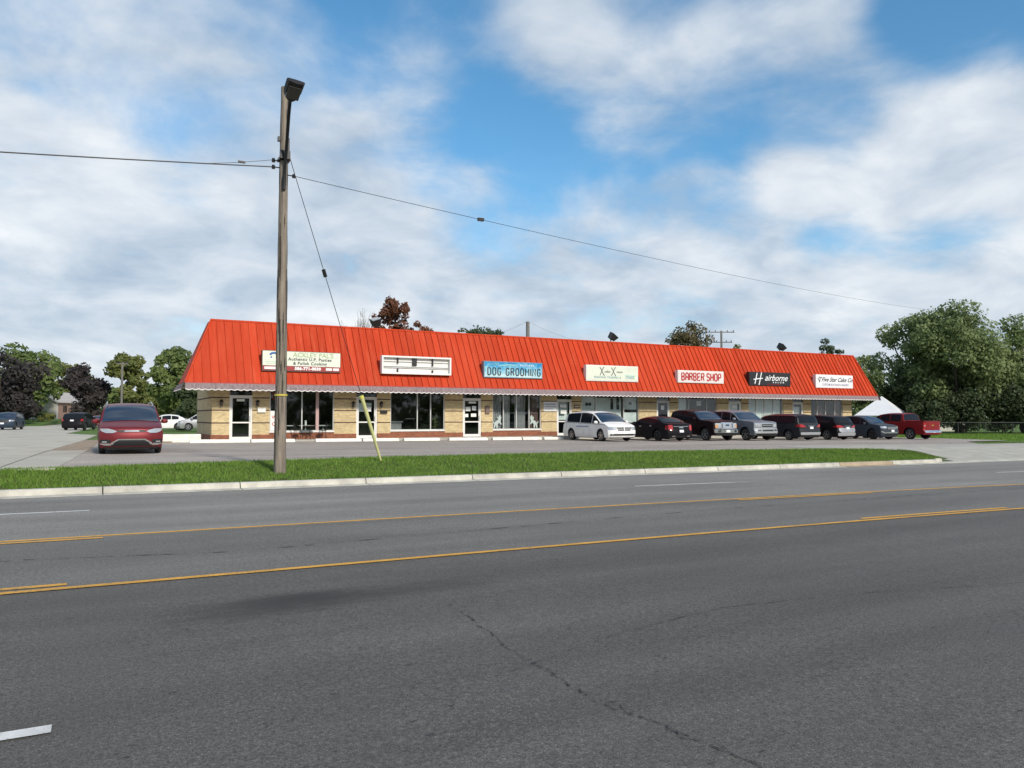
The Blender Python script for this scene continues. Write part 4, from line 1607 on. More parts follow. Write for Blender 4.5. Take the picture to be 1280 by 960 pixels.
def wire(name, pts, r, label, cat="wire", extra=None):
    t = thing(name, label, cat, pts[0])
    o0 = Vector(pts[0])
    MB().tube([Vector(p) - o0 for p in pts], r, 5).build("cable", M_BLACK, t)
    return t


def sag(a, b, s, n=24):
    a, b = Vector(a), Vector(b)
    return [a.lerp(b, k / n) - Vector((0, 0, s * 4 * (k / n) * (1 - k / n))) for k in range(n + 1)]


A = (PX - .28, PY, 8.37)
L1 = [Vector((A[0] - d, PY - .012 * d, A[2] - .112 * d + .0013 * d * d)) for d in np.linspace(0, 86, 50)]
wire("overhead_cable", L1, .017, "thick overhead cable running left from the wooden pole")
w2 = []
for i, p in enumerate(L1[:20]):
    pass
A2 = (PX - .28, PY, 8.56)
t = wire("overhead_wire", sag(A2, L1[1] , .02, 6), .007, "short thin wire stub joining the cable beside the pole")
MB().box(-.8 - .09, -.8 + .09, -.025, .025, -.215, -.165).build("clamp", M_BLACK, t)
W_END = (84.2, 50.9, 13.2)
s_ = sag((PX + .28, PY, 8.2), W_END, .55, 60)
t = wire("overhead_wire", s_, .0085, "long thin overhead wire running right over the roof to the far trees")
p = s_[5].lerp(s_[6], .2) - s_[0]
MB().box(p.x - .11, p.x + .11, p.y - .05, p.y + .05, p.z - .05, p.z + .05).build("splice", M_BLACK, t)
ga = Vector((PX + .12, PY + .05, 8.85))
gb = Vector((7.77, 22.69, .28))
t = thing("guy_wire", "steel guy wire from the pole ending in a yellow guard tube on the grass", "guy wire", gb)
MB().tube([ga - gb, Vector((0, 0, 0))], .0095, 5).build("cable", M_BLACK, t)
d_ = (ga - gb)
q = d_ * .64
MB().tube([q - d_.normalized() * .11, q + d_.normalized() * .11], .055, 8).build("insulator", M_BLACK, t)
u0, u1 = d_ * .0, d_ * .235
MB().tube([u0, u0 * .5 + u1 * .5, u1], [.032, .052, .060], 10).build("yellow_guard", mk("guard_yellow", (.56, .55, .24), .55, var=.12, scale=3), t, smooth=True)
MB().tube([u1 - d_.normalized() * .05, u1 + d_.normalized() * .03], .066, 10).build("guard_cap", mk_solid("guard_cap_yellow", (.66, .60, .12), .6), t)

# ------------------------------------------------------------------ vehicles
def pchip(tab):
    xs = [p[0] for p in tab]
    ys = [p[1] for p in tab]
    if xs[0] > xs[-1]:
        xs, ys = xs[::-1], ys[::-1]
    n = len(xs)
    h = [xs[i + 1] - xs[i] for i in range(n - 1)]
    d = [(ys[i + 1] - ys[i]) / h[i] for i in range(n - 1)]
    m = [d[0]] + [0 if d[i - 1] * d[i] <= 0 else 2 * d[i - 1] * d[i] / (d[i - 1] + d[i]) for i in range(1, n - 1)] + [d[-1]]

    def f(x):
        if x <= xs[0]:
            return ys[0]
        if x >= xs[-1]:
            return ys[-1]
        i = int(np.searchsorted(xs, x)) - 1
        t = (x - xs[i]) / h[i]
        a, b_ = ys[i], ys[i + 1]
        return (2 * t ** 3 - 3 * t ** 2 + 1) * a + (t ** 3 - 2 * t ** 2 + t) * h[i] * m[i] + (-2 * t ** 3 + 3 * t ** 2) * b_ + (t ** 3 - t ** 2) * h[i] * m[i + 1]
    return f


def sst(a, b_, x):
    t = min(1, max(0, (x - a) / (b_ - a)))
    return t * t * (3 - 2 * t)


CARTYPES = {
    'van': dict(L=5.15, W=1.99, H=1.75, wb=3.08, fo=.97, r=.335, belt=[(-2.6, 1.10), (0, 1.03), (2.6, .96)], g=(.93, .985, 1.0, .965, .77),
                top=[(2.575, .84), (2.52, .90), (2.2, 1.0), (1.72, 1.10), (.85, 1.58), (.5, 1.69), (-.2, 1.75), (-1.4, 1.73), (-2.08, 1.66), (-2.2, 1.60), (-2.44, 1.10), (-2.5, 1.0), (-2.575, .96)],
                ws=(.66, 1.66), rg=(-2.42, -2.16), side=[(.72, 1.45), (-.50, .66), (-2.02, -.56)]),
    'suv': dict(L=4.70, W=1.88, H=1.70, wb=2.75, fo=.93, r=.36, belt=[(-2.4, 1.16), (0, 1.06), (2.4, 1.0)], g=(.94, .99, 1.0, .965, .76),
                top=[(2.35, .88), (2.30, .97), (2.05, 1.05), (1.35, 1.14), (.62, 1.55), (.3, 1.65), (-.25, 1.70), (-1.3, 1.66), (-1.78, 1.58), (-1.9, 1.52), (-2.2, 1.12), (-2.28, 1.05), (-2.35, .98)],
                ws=(.42, 1.28), rg=(-2.18, -1.86), side=[(.45, 1.05), (-.62, .40), (-1.62, -.68)]),
    'sedan': dict(L=5.04, W=1.90, H=1.48, wb=3.05, fo=.86, r=.345, belt=[(-2.6, 1.02), (0, .98), (2.6, .92)], g=(.94, .99, 1.0, .955, .74),
                  top=[(2.52, .76), (2.46, .84), (2.1, .92), (1.20, 1.02), (.42, 1.36), (.1, 1.44), (-.35, 1.48), (-.95, 1.45), (-1.3, 1.37), (-1.98, 1.10), (-2.1, 1.07), (-2.46, 1.04), (-2.52, .97)],
                  ws=(.34, 1.14), rg=(-1.92, -1.24), side=[(.25, .85), (-.55, .20), (-1.25, -.60)]),
    'pickup': dict(L=5.85, W=2.02, H=1.93, wb=3.68, fo=.95, r=.40, belt=[(-3, 1.30), (0, 1.28), (3, 1.22)], g=(.94, .985, 1.0, .97, .80), floor=.36,
                   top=[(2.925, 1.12), (2.88, 1.18), (2.6, 1.22), (1.62, 1.29), (.92, 1.76), (.62, 1.87), (0, 1.93), (-.9, 1.92), (-1.12, 1.87), (-1.30, 1.36), (-1.36, 1.335), (-2.86, 1.335), (-2.925, 1.31)],
                   ws=(.78, 1.55), rg=(-1.28, -1.14), side=[(.70, 1.32), (-.12, .64), (-1.02, -.18)]),
}


class Car:
    def __init__(s, kind, name, label, cat, paint_, at, rz, glass=None, rim=C_RIM, group=None, **over):
        c = dict(CARTYPES[kind])
        c.update(over)
        s.c = c
        s.L, s.W, s.H = c['L'], c['W'], c['H']
        s.top = pchip(c['top'])
        s.belt = pchip(c['belt'])
        s.floor = c.get('floor', .22)
        s.fx = s.L / 2 - c['fo']
        s.rx = s.fx - c['wb']
        s.r = c['r']
        s.ra = s.r + .075
        s.paint = paint_
        s.g = None
        g = c['g']
        s.gt = lambda zs: pchip([(.18, g[0]), (.42, g[1]), (.68, g[2]), (zs, g[3]), (s.H + .06, g[4])])
        s.fz = pchip([(.15, -.16), (.30, -.05), (.42, 0), (.60, 0), (.66, -.012), (.85, -.045), (1.05, -.09), (1.3, -.16)] if kind != 'pickup' else
                     [(.15, -.2), (.42, -.04), (.5, 0), (.68, 0), (.72, -.05), (1.0, -.06), (1.2, -.09)])
        s.rz_ = pchip([(.15, -.14), (.32, -.03), (.45, 0), (.62, 0), (.68, -.03), (.95, -.05), (1.2, -.06)] if kind != 'pickup' else
                      [(.3, -.12), (.45, 0), (.62, 0), (.66, -.09), (1.3, -.09)])
        s.kind = kind
        s.t = thing(name, label, cat, at, rz, group)
        s.glass = glass or C_GLASS
        s.rim = rim
        s.shell()
        s.wheels()
        s.windows()
        s.doors()

    # shape functions in straight coordinates
    def zs(s, x):
        return min(s.belt(x), s.top(x) - .045)

    def plan(s, x):
        return 1 - .02 * sst(s.L / 2 - 1.6, s.L / 2, x) - .02 * sst(-s.L / 2 + 1.4, -s.L / 2, x)

    def w(s, x, z):
        return s.W / 2 * s.plan(x) * s.gt(s.zs(x))(z)

    def ze(s, x):
        return s.top(x) - min(.075, max(.02, (s.top(x) - s.zs(x)) * .45))

    def zb(s, x):
        z = s.floor
        for xc in (s.fx, s.rx):
            d = abs(x - xc)
            if d < s.ra:
                z = max(z, s.r + math.sqrt(s.ra ** 2 - d * d))
        return z

    def warp(s, p):
        x, y, z = p
        q = min(1.05, abs(y) / (s.W / 2))
        kf = sst(s.L / 2 - 1.0, s.L / 2, x)
        kr = sst(-s.L / 2 + .8, -s.L / 2, x)
        pf = .10 * q ** 2 + (.20 if s.kind != 'pickup' else .10) * q ** 6
        pr = .05 * q ** 2 + .12 * q ** 6
        if s.kind == 'pickup':
            pr *= .5
        x2 = x + kf * (s.fz(z) - pf) - kr * (s.rz_(z) - pr)
        return (x2, y, z)

    def rooff(s, x, f):
        t, e = s.top(x), s.ze(x)
        a = abs(f)
        return t - (t - e) * (a ** 3.2 * .85 + a ** 2 * .15)

    def shell(s):
        xs = set(np.linspace(-s.L / 2, s.L / 2, 70))
        for xc in (s.fx, s.rx):
            for a in np.linspace(0, math.pi, 15):
                xs.add(xc + s.ra * math.cos(a))
            xs.add(xc - s.ra - .001)
            xs.add(xc + s.ra + .001)
        for t in s.c['top']:
            xs.add(t[0])
        xs = sorted(xs)
        FR = (.97, .9, .75, .5, .25, 0)
        rows = []
        for x in xs:
            zb, zs, ze = s.zb(x), s.zs(x), s.ze(x)
            row = []
            for k in range(7):
                z = zb + (zs - zb) * k / 6
                row.append((x, s.w(x, z), z))
            for k in range(1, 5):
                z = zs + (ze - zs) * k / 4
                row.append((x, s.w(x, z), z))
            we = s.w(x, ze)
            for f in FR:
                row.append((x, we * f, s.rooff(x, f)))
            full = row + [(a, -b_, c) for a, b_, c in row[-2::-1]]
            rows.append([s.warp(p) for p in full])
        mb = MB().grid(rows)
        for end, flip in ((-1, False), (1, True)):
            x = s.L / 2 * end
            zb, tp = s.zb(x), s.top(x)
            cr = []
            for k in range(9):
                z = zb + (s.ze(x) - zb) * k / 8
                wv = s.w(x, z)
                cr.append([s.warp((x, wv * f, z)) for f in (-1, -.92, -.75, -.5, -.25, 0, .25, .5, .75, .92, 1)])
            we = s.w(x, s.ze(x))
            cr.append([s.warp((x, we * f, s.rooff(x, f))) for f in (-1, -.92, -.75, -.5, -.25, 0, .25, .5, .75, .92, 1)])
            mb.grid(cr, flip=not flip)
        s.body = mb.build("body", s.paint, s.t, angle=38)
        fl = s.floor
        ub = MB()
        hw = s.W / 2 - .27
        ub.box(-s.L / 2 + .25, s.L / 2 - .3, -hw, hw, fl - .02, min(.75, s.zs(0) - .1))
        for xa, xb in ((s.rx + s.ra, s.fx - s.ra), (-s.L / 2 + .25, s.rx - s.ra), (s.fx + s.ra, s.L / 2 - .35)):
            ub.box(xa, xb, -s.W / 2 * .90, s.W / 2 * .90, fl - .035, fl + .03)
        ub.build("underbody", C_TRIM, s.t)

    def wheels(s):
        r, w = s.r, .22
        prof = [(r * .62, -w / 2 + .01), (r * .70, -w / 2), (r * .93, -w / 2 + .012), (r, -w / 2 + .05), (r, w / 2 - .05), (r * .93, w / 2 - .012), (r * .7, w / 2), (r * .62, w / 2 - .01)]
        tyre = MB().lathe(prof, 24, axis='y').mesh("wheel", C_TYRE, True)
        rm = MB().lathe([(r * .66, -w / 2 - .002), (r * .60, -w / 2 - .004), (r * .58, -w / 2 + .03)], 24, axis='y')
        rm.lathe([(r * .17, -w / 2 - .01), (.0, -w / 2 - .012)], 12, axis='y')
        for k in range(5):
            a = 2 * math.pi * k / 5 + .3
            ca, sa = math.cos(a), math.sin(a)
            q0, q1, t0, t1 = r * .10, r * .62, r * .085, r * .06
            P = []
            for yv in (-w / 2 - .004, -w / 2 + .03):
                for (q, t) in ((q0, t0), (q1, t1)):
                    P += [(q * ca - t * sa, yv, q * sa + t * ca), (q * ca + t * sa, yv, q * sa - t * ca)]
            rm.add(P, [(0, 1, 3, 2), (0, 2, 6, 4), (1, 5, 7, 3), (2, 3, 7, 6)])
        rim = rm.mesh("rim", s.rim)
        dk = MB().lathe([(r * .64, -w / 2 + .035), (0, -w / 2 + .035)], 20, axis='y').mesh("brake_disc", C_TRIM)
        for xc in (s.fx, s.rx):
            for sg in (1, -1):
                o = link("wheel", tyre, s.t, (xc, sg * (s.W / 2 - .135), r))
                if sg > 0:
                    o.rotation_euler = (0, 0, math.pi)
                link("rim", rim, o)
                link("brake_disc", dk, o)

    def side_patch(s, x0, x1, zlo, zhi, name, mat, off=.008, parent=None, n=14, sides=(1, -1), rows=5):
        out = []
        for sg in sides:
            xs = list(np.linspace(x0, x1, n))
            gr = []
            for k in range(rows):
                gr.append([])
                for x in xs:
                    a, b_ = zlo(x), zhi(x)
                    b_ = max(b_, a + .004)
                    z = a + (b_ - a) * k / (rows - 1)
                    p = s.warp((x, s.w(x, z), z))
                    gr[-1].append((p[0], sg * (p[1] + off), p[2]))
            mb = MB()
            mb.grid(gr, flip=(sg > 0))
            inn = lambda row: [(p[0], p[1] - sg * (off + .012), p[2]) for p in row]
            mb.grid([inn(gr[0]), gr[0]], flip=(sg > 0))
            mb.grid([gr[-1], inn(gr[-1])], flip=(sg > 0))
            l, r_ = [g[0] for g in gr], [g[-1] for g in gr]
            mb.grid([inn(l), l], flip=(sg < 0))
            mb.grid([r_, inn(r_)], flip=(sg < 0))
            out.append(mb.build(name, mat, parent or s.t, angle=40))
        return out

    def windows(s):
        zl = lambda x: s.zs(x) + .025
        zh = lambda x: s.ze(x) - .035
        for x0, x1 in s.c['side']:
            s.side_patch(x0, x1, zl, zh, "side_window", C_GLASS, off=.006)
        for rng_, nm, m in ((s.c['ws'], "windscreen", C_GLASSB), (s.c['rg'], "rear_window", s.glass)):
            gr = []
            for x in np.linspace(rng_[0], rng_[1], 14):
                dz = (s.top(x + .01) - s.top(x - .01)) / .02
                ln = math.hypot(1, dz)
                nx, nz = -dz / ln, 1 / ln
                we = s.w(x, s.ze(x))
                gr.append([(s.warp((x, we * f, s.rooff(x, f)))[0] + nx * .014, we * f, s.rooff(x, f) + nz * .014) for f in (-.93, -.9, -.75, -.5, -.25, 0, .25, .5, .75, .9, .93)])
            MB().grid(gr).build(nm, m, s.t, angle=40)

    def doors(s):
        lo = s.floor + .12
        xf = s.c['side'][0][0]
        mid = (s.c['side'][0][0] + s.c['side'][1][1]) / 2
        f1 = min(s.fx - s.ra - .06, s.c['side'][0][1] - .1)
        if s.kind in ('van', 'sedan', 'suv'):
            mid = (s.c['side'][1][1] + s.c['side'][0][0]) / 2 - .0
        mid2 = (s.c['side'][1][0] + s.c['side'][2][1]) / 2 if s.kind != 'pickup' else s.c['side'][2][0] - .05
        mids = {'pickup': (f1, .15, -1.08), 'van': (f1, .10, -1.2), 'suv': (f1, .0, -.96), 'sedan': (f1, .0, -.98)}[s.kind]
        for a, b_ in ((mids[1] + .012, mids[0]), (mids[2], mids[1] - .012)):
            def zlo(x):
                z = lo
                d = abs(x - s.rx)
                if d < s.ra + .05:
                    z = max(z, s.r + math.sqrt((s.ra + .05) ** 2 - d * d) + .02)
                return z
            zhi = lambda x: s.zs(x) - .004
            for o, sg in zip(s.side_patch(a, b_, zlo, zhi, "door", s.paint, off=.007, rows=8), (1, -1)):
                hx = a + .16
                hz = s.zs(hx) - .10
                y = s.w(hx, hz) + .012
                MB().box(hx - .09, hx + .09, min(sg * y, sg * (y + .025)), max(sg * y, sg * (y + .025)), hz - .018, hz + .018).build("handle", s.paint if s.kind != 'sedan' else C_CHROME, o, bevel=.006)
        # mirrors
        mx = s.c['side'][0][1] - .18
        for sg in (1, -1):
            z = s.zs(mx) + .10
            y = s.w(mx, z)
            mb = MB()
            rows = []
            for k, q in ((0, .5), (.06, 1), (.17, .95), (.22, .5)):
                yy_ = sg * (y + .03 + k)
                rows.append([(mx + .07 * q, yy_, z - .07 * q), (mx + .10 * q, yy_, z), (mx + .06 * q, yy_, z + .08 * q), (mx - .05 * q, yy_, z + .08 * q), (mx - .06 * q, yy_, z - .07 * q)])
            mb.grid(rows, closed=True, flip=(sg > 0))
            mb.add(rows[0], [tuple(range(5))])
            mb.add(rows[-1], [tuple(range(5))[::-1]])
            mb.box(mx - .02, mx + .04, min(sg * (y - .02), sg * (y + .06)), max(sg * (y - .02), sg * (y + .06)), z - .06, z - .02)
            mb.build("wing_mirror", s.paint if s.paint not in () else C_TRIM, s.t, angle=35)

    def front(s, rows, name, mat, off=.010, mirror=False, end=1, parent=None):
        """patch on the nose (end 1) or tail (-1): rows of (z, y0, y1)"""
        out = []
        for sg in ((1, -1) if mirror else (1,)):
            gr = []
            for z, y0, y1 in rows:
                gr.append([])
                for k in range(9):
                    y = y0 + (y1 - y0) * k / 8
                    p = s.warp((end * s.L / 2, y, z))
                    gr[-1].append((p[0] + end * off, sg * p[1], p[2]))
            mb = MB()
            mb.grid(gr)
            inn = lambda row: [(p[0] - end * (off + .02), p[1], p[2]) for p in row]
            mb.grid([gr[0], inn(gr[0])])
            mb.grid([inn(gr[-1]), gr[-1]])
            l, r_ = [g[0] for g in gr], [g[-1] for g in gr]
            mb.grid([inn(l), l])
            mb.grid([r_, inn(r_)])
            o = mb.build(name, mat, parent or s.t, angle=40)
            out.append(o)
        return out

    def rear_side(s, x0, x1, zlo, zhi, name, mat, off=.01):
        return s.side_patch(x0, x1, (lambda x: zlo) if not callable(zlo) else zlo, (lambda x: zhi) if not callable(zhi) else zhi, name, mat, off=off, n=8)

    def plate(s, z=.55, end=-1, w=.155, off=.02):
        s.front([(z - .075, -w, w), (z + .075, -w, w)], "number_plate", C_PLATE, off=off, end=end)

    def roof_rails(s, m):
        for sg in (1, -1):
            xs = np.linspace(s.c['side'][2][0] + .1, s.c['side'][0][0] - .0, 10)
            pts = [(x, sg * (s.w(x, s.ze(x)) - .10), s.top(x) + (.045 if 0 < i < 9 else .0)) for i, x in enumerate(xs)]
            MB().tube(pts, .02, 6).build("roof_rail", m, s.t, smooth=True)


def grp_row():
    return "vehicles parked along the shops"


NOSE_OUT, NOSE_IN = R(-90), R(90)
CAR_LOC = {}


def at_row(x, L, y0):
    y = y0 + L / 2
    return (x, y, lotz(x) + .004)


# red minivan facing the road
c = Car('van', "minivan", "dark red minivan facing the road, alone on the left of the lot", "minivan", P_MAROON, (1.12, 28.7 + 2.58, lotz(1.1) + .004), NOSE_OUT, H=1.77)
c.front([(.715, .56, .76), (.76, .44, .88), (.81, .52, .93), (.86, .70, .94)], "headlight", C_LAMP, mirror=True)
c.front([(.735, -.32, .32), (.765, -.48, .48), (.80, -.40, .40), (.81, -.30, .30)], "upper_grille", C_GRILLE, off=.008)
c.front([(.765, -.24, .24), (.79, -.20, .20)], "winged_badge", C_CHROME, off=.020)
c.front([(.28, -.62, .62), (.36, -.60, .60), (.43, -.50, .50), (.48, -.38, .38)], "lower_grille", C_GRILLE, off=.010)
c.front([(.475, -.42, .42), (.515, -.40, .40)], "chrome_strip", C_CHROME, off=.016)
c.front([(.33, .56, .66), (.40, .52, .60), (.48, .38, .46), (.515, .36, .42)], "chrome_strip", C_CHROME, off=.017, mirror=True)
c.front([(.30, .60, .80), (.34, .64, .93), (.37, .66, .94)], "chrome_strip", C_CHROME, off=.016, mirror=True)
c.front([(.375, .66, .93), (.44, .60, .94), (.50, .66, .94)], "fog_light", C_GRILLE, off=.008, mirror=True)
c.front([(.40, .74, .88), (.44, .74, .88)], "fog_lens", C_LAMP, off=.014, mirror=True)
c.front([(.17, -.80, .80), (.25, -.84, .84)], "lower_lip", C_TRIM, off=.008)
c.roof_rails(C_CHROME)

# white minivan
c = Car('van', "minivan", "white minivan parked nose out, first in the row by the shops", "minivan", P_WHITE, at_row(26.5, 5.15, 35.4), NOSE_OUT, None, C_RIM, grp_row())
c.front([(.66, .56, .95), (.72, .50, .96), (.84, .52, .94)], "headlight", C_LAMP, mirror=True)
c.front([(.62, .03, .42), (.70, .03, .47)], "grille_cell", C_GRILLE, mirror=True)
c.front([(.73, .03, .48), (.81, .03, .50)], "grille_cell", C_GRILLE, mirror=True)
c.front([(.34, -.86, .86), (.38, -.90, .90), (.43, -.86, .86), (.44, -.62, .62)], "lower_grille", C_GRILLE)
c.front([(.20, -.86, .86), (.24, -.88, .88)], "lower_lip", C_TRIM)
c.side_patch(-.9, .4, lambda x: .80, lambda x: .88, "side_lettering", mk_solid("faded_blue_print", (.30, .34, .44), .6), off=.010)
c.side_patch(-2.35, 2.2, lambda x: c.zs(x) - .02, lambda x: c.zs(x) + .0, "belt_moulding", C_TRIM, off=.009, n=30)

# dark sedan, tail to the camera
c = Car('sedan', "sedan", "black sedan parked nose in beside the white minivan, tail showing", "sedan", P_BLACK, at_row(30.35, 5.04, 35.0), NOSE_IN, None, C_RIMD, grp_row())
c.front([(.64, .66, .84), (.72, .62, .88), (.92, .62, .88), (.96, .66, .86)], "tail_light", C_TAIL, mirror=True, end=-1, off=.012)
c.side_patch(-2.50, -2.30, lambda x: .70, lambda x: .93, "tail_light", C_TAIL, off=.010, n=6)
c.front([(.86, -.55, .55), (.885, -.55, .55)], "chrome_strip", C_CHROME, end=-1, off=.012)
c.front([(.78, -.16, .16), (.83, -.16, .16)], "badge", C_CHROME, end=-1, off=.012)
c.plate(.60)
c.front([(.22, -.72, .72), (.34, -.80, .80)], "rear_valance", C_TRIM, end=-1, off=.008)
c.front([(.27, .46, .66), (.33, .46, .66)], "exhaust", C_CHROME, end=-1, off=.014, mirror=True)
c.side_patch(-1.3, .9, lambda x: c.ze(x) - .022, lambda x: c.ze(x) - .006, "window_chrome", C_CHROME, off=.008, n=24)

# dark wine pickup with chrome nose
c = Car('pickup', "pickup_truck", "dark wine pickup truck with big chrome grille and amber headlights", "pickup truck", P_WINE, at_row(33.9, 5.85, 34.9), NOSE_OUT, None, C_RIM, grp_row())
c.front([(.76, .54, .84), (.84, .52, .88), (1.06, .52, .88), (1.09, .56, .84)], "headlight", C_LAMP, mirror=True)
c.front([(.80, .72, .87), (1.0, .72, .87)], "amber_lens", C_AMBER, off=.016, mirror=True)
c.front([(.74, -.50, .50), (.78, -.52, .52), (1.08, -.52, .52), (1.13, -.48, .48)], "grille", C_CHROME, off=.014)
c.front([(.80, -.44, -.38), (1.08, -.44, -.38)], "grille_slot", C_GRILLE, off=.022)
c.front([(.80, .38, .44), (1.08, .38, .44)], "grille_slot", C_GRILLE, off=.022)
for z in (.84, .93, 1.02):
    c.front([(z, -.34, .34), (z + .02, -.34, .34)], "grille_slot", C_SILVERT, off=.020)
c.front([(.92, -.13, .13), (.97, -.15, .15), (1.01, -.12, .12)], "oval_badge", P_NAVY, off=.026)
c.front([(.50, -.93, .93), (.54, -.96, .96), (.68, -.96, .96), (.71, -.93, .93)], "front_bumper", C_CHROME, off=.03)
c.front([(.53, .55, .75), (.66, .55, .75)], "fog_light", C_TRIM, off=.036, mirror=True)
c.front([(.32, -.85, .85), (.48, -.88, .88)], "air_dam", C_TRIM, off=.01)
c.plate(.60, end=1, off=.04)
MB().box(-2.85, -1.45, -.86, .86, 1.31, 1.341).build("bed_cover", C_TRIM, c.t)
c.side_patch(-1.3, 1.3, lambda x: .30, lambda x: .36, "running_board", C_CHROME, off=.05)

# silver grey pickup
c = Car('pickup', "pickup_truck", "silver grey pickup truck with body coloured bumper and dark grille", "pickup truck", P_GREY, at_row(37.2, 5.85, 34.8), NOSE_OUT, None, C_RIM, grp_row(), W=2.06, H=1.96)
c.front([(.84, .56, .90), (.92, .54, .93), (1.06, .58, .93)], "headlight", C_LAMP, mirror=True)
c.front([(.78, -.48, .48), (.84, -.53, .53), (1.04, -.54, .54), (1.08, -.50, .50)], "grille", C_SILVERT, off=.012)
c.front([(.84, -.44, .44), (.88, -.48, .48), (1.02, -.48, .48), (1.04, -.45, .45)], "grille_mesh", C_GRILLE, off=.020)
c.front([(.93, -.46, .46), (.96, -.46, .46)], "grille_bar", C_SILVERT, off=.026)
c.front([(.46, -.93, .93), (.50, -.97, .97), (.74, -.97, .97), (.77, -.93, .93)], "front_bumper", C_SILVERT, off=.03)
c.front([(.60, -.45, .45), (.70, -.48, .48)], "bumper_intake", C_GRILLE, off=.036)
c.front([(.62, .58, .80), (.70, .58, .80)], "fog_light", C_GRILLE, off=.036, mirror=True)
c.front([(.30, -.85, .85), (.46, -.88, .88)], "air_dam", C_TRIM, off=.01)
MB().box(-2.85, -1.45, -.88, .88, 1.31, 1.341).build("bed_cover", C_TRIM, c.t)

# charcoal minivan, tail showing
c = Car('van', "minivan", "charcoal minivan parked nose in with red tail lights and chrome strip", "minivan", P_CHAR, at_row(40.95, 5.17, 34.6), NOSE_IN, None, C_RIM, grp_row(), H=1.78)
c.front([(.86, .50, .92), (.90, .52, .95), (1.00, .70, .95), (1.05, .82, .93)], "tail_light", C_TAIL, mirror=True, end=-1, off=.014)
c.side_patch(-2.56, -2.18, lambda x: .86 + (x + 2.56) * .1, lambda x: 1.06 + (x + 2.56) * -.2, "tail_light", C_TAIL, off=.012, n=8)
c.front([(.36, -.86, .86), (.40, -.92, .92), (.50, -.93, .93), (.53, -.90, .90)], "silver_bumper_trim", C_SILVERT, end=-1, off=.014)
c.front([(.20, -.84, .84), (.33, -.86, .86)], "rear_valance", C_TRIM, end=-1, off=.01)
c.plate(.82, off=.02)
c.front([(.94, -.32, .32), (.955, -.32, .32)], "chrome_strip", C_CHROME, end=-1, off=.014)
c.side_patch(-2.1, 1.3, lambda x: c.ze(x) - .03, lambda x: c.ze(x) - .008, "window_chrome", C_CHROME, off=.009, n=30)

# black crossover, tail showing
c = Car('suv', "crossover", "black crossover with silver lower bumper and plate on the tailgate", "crossover", P_BLACK, at_row(44.55, 4.68, 34.7), NOSE_IN, None, C_RIM, grp_row())
c.front([(.84, .42, .90), (.89, .40, .92), (.97, .62, .93), (1.0, .74, .92)], "tail_light", C_TAIL, mirror=True, end=-1, off=.014)
c.side_patch(-2.33, -2.02, lambda x: .86, lambda x: 1.0 - (x + 2.33) * .25, "tail_light", C_TAIL, off=.012, n=8)
c.front([(.50, -.62, .62), (.60, -.78, .78), (.78, -.80, .80), (.82, -.74, .74)], "grey_tailgate", P_SILVER, end=-1, off=.012)
c.front([(.28, -.80, .80), (.34, -.86, .86), (.46, -.86, .86), (.49, -.80, .80)], "silver_bumper_trim", C_SILVERT, end=-1, off=.018)
c.plate(.80, off=.026)
c.front([(.93, -.34, .34), (.95, -.34, .34)], "chrome_strip", C_CHROME, end=-1, off=.014)

# slate crossover nose out
c = Car('suv', "crossover", "slate blue crossover parked nose out between black crossover and red pickup", "crossover", P_SLATE, at_row(49.0, 4.78, 34.5), NOSE_OUT, None, C_RIMD, grp_row(), H=1.73, W=1.93)
c.front([(.80, .56, .90), (.86, .52, .93), (.94, .60, .93)], "headlight", C_LAMP, mirror=True)
c.front([(.68, -.46, .46), (.76, -.54, .54), (.90, -.52, .52), (.94, -.46, .46)], "grille", C_GRILLE, off=.012)
for z in (.74, .80, .86):
    c.front([(z, -.48, .48), (z + .025, -.48, .48)], "grille_bar", C_SILVERT, off=.02)
c.front([(.46, -.80, .80), (.50, -.86, .86), (.535, -.84, .84)], "chrome_strip", C_CHROME, off=.014)
c.front([(.30, -.66, .66), (.42, -.72, .72)], "lower_grille", C_GRILLE, off=.01)
c.front([(.52, .80, .92), (.60, .82, .93)], "fog_light", C_LAMP, off=.012, mirror=True)
c.plate(.62, end=1, off=.02)

# bright red pickup tail showing
c = Car('pickup', "pickup_truck", "bright red pickup truck at the end of the row, tailgate showing", "pickup truck", P_RED, at_row(53.1, 5.85, 34.2), NOSE_IN, None, C_RIM, grp_row(), H=1.88)
c.front([(.78, .80, .92), (.82, .78, .94), (1.16, .78, .94), (1.19, .80, .92)], "tail_light", C_TAIL, mirror=True, end=-1, off=.016)
c.front([(.96, .79, .93), (1.04, .79, .93)], "reverse_lens", C_LAMP, mirror=True, end=-1, off=.022)
c.front([(.72, -.74, .74), (.76, -.76, .76), (1.24, -.76, .76), (1.28, -.74, .74)], "tailgate", P_RED, end=-1, off=.014)
c.front([(.98, -.12, .12), (1.02, -.14, .14), (1.06, -.12, .12)], "gold_badge", mk_solid("gold_badge", (.5, .33, .06), .3, .6), end=-1, off=.02)
c.front([(.50, -.90, .90), (.53, -.94, .94), (.64, -.94, .94), (.67, -.92, .92)], "rear_bumper", C_CHROME, end=-1, off=.05)
c.plate(.58, off=.06)
MB().box(-2.80, -1.45, -.80, .80, 1.30, 1.342).build("bed_liner", C_TRIM, c.t)
MB().box(-2.85, -1.4, .82, .99, 1.33, 1.36).box(-2.85, -1.4, -.99, -.82, 1.33, 1.36).build("bed_rail", P_RED, c.t)

# cars on the side street
def far_z(x, y):
    return stz(x, y)


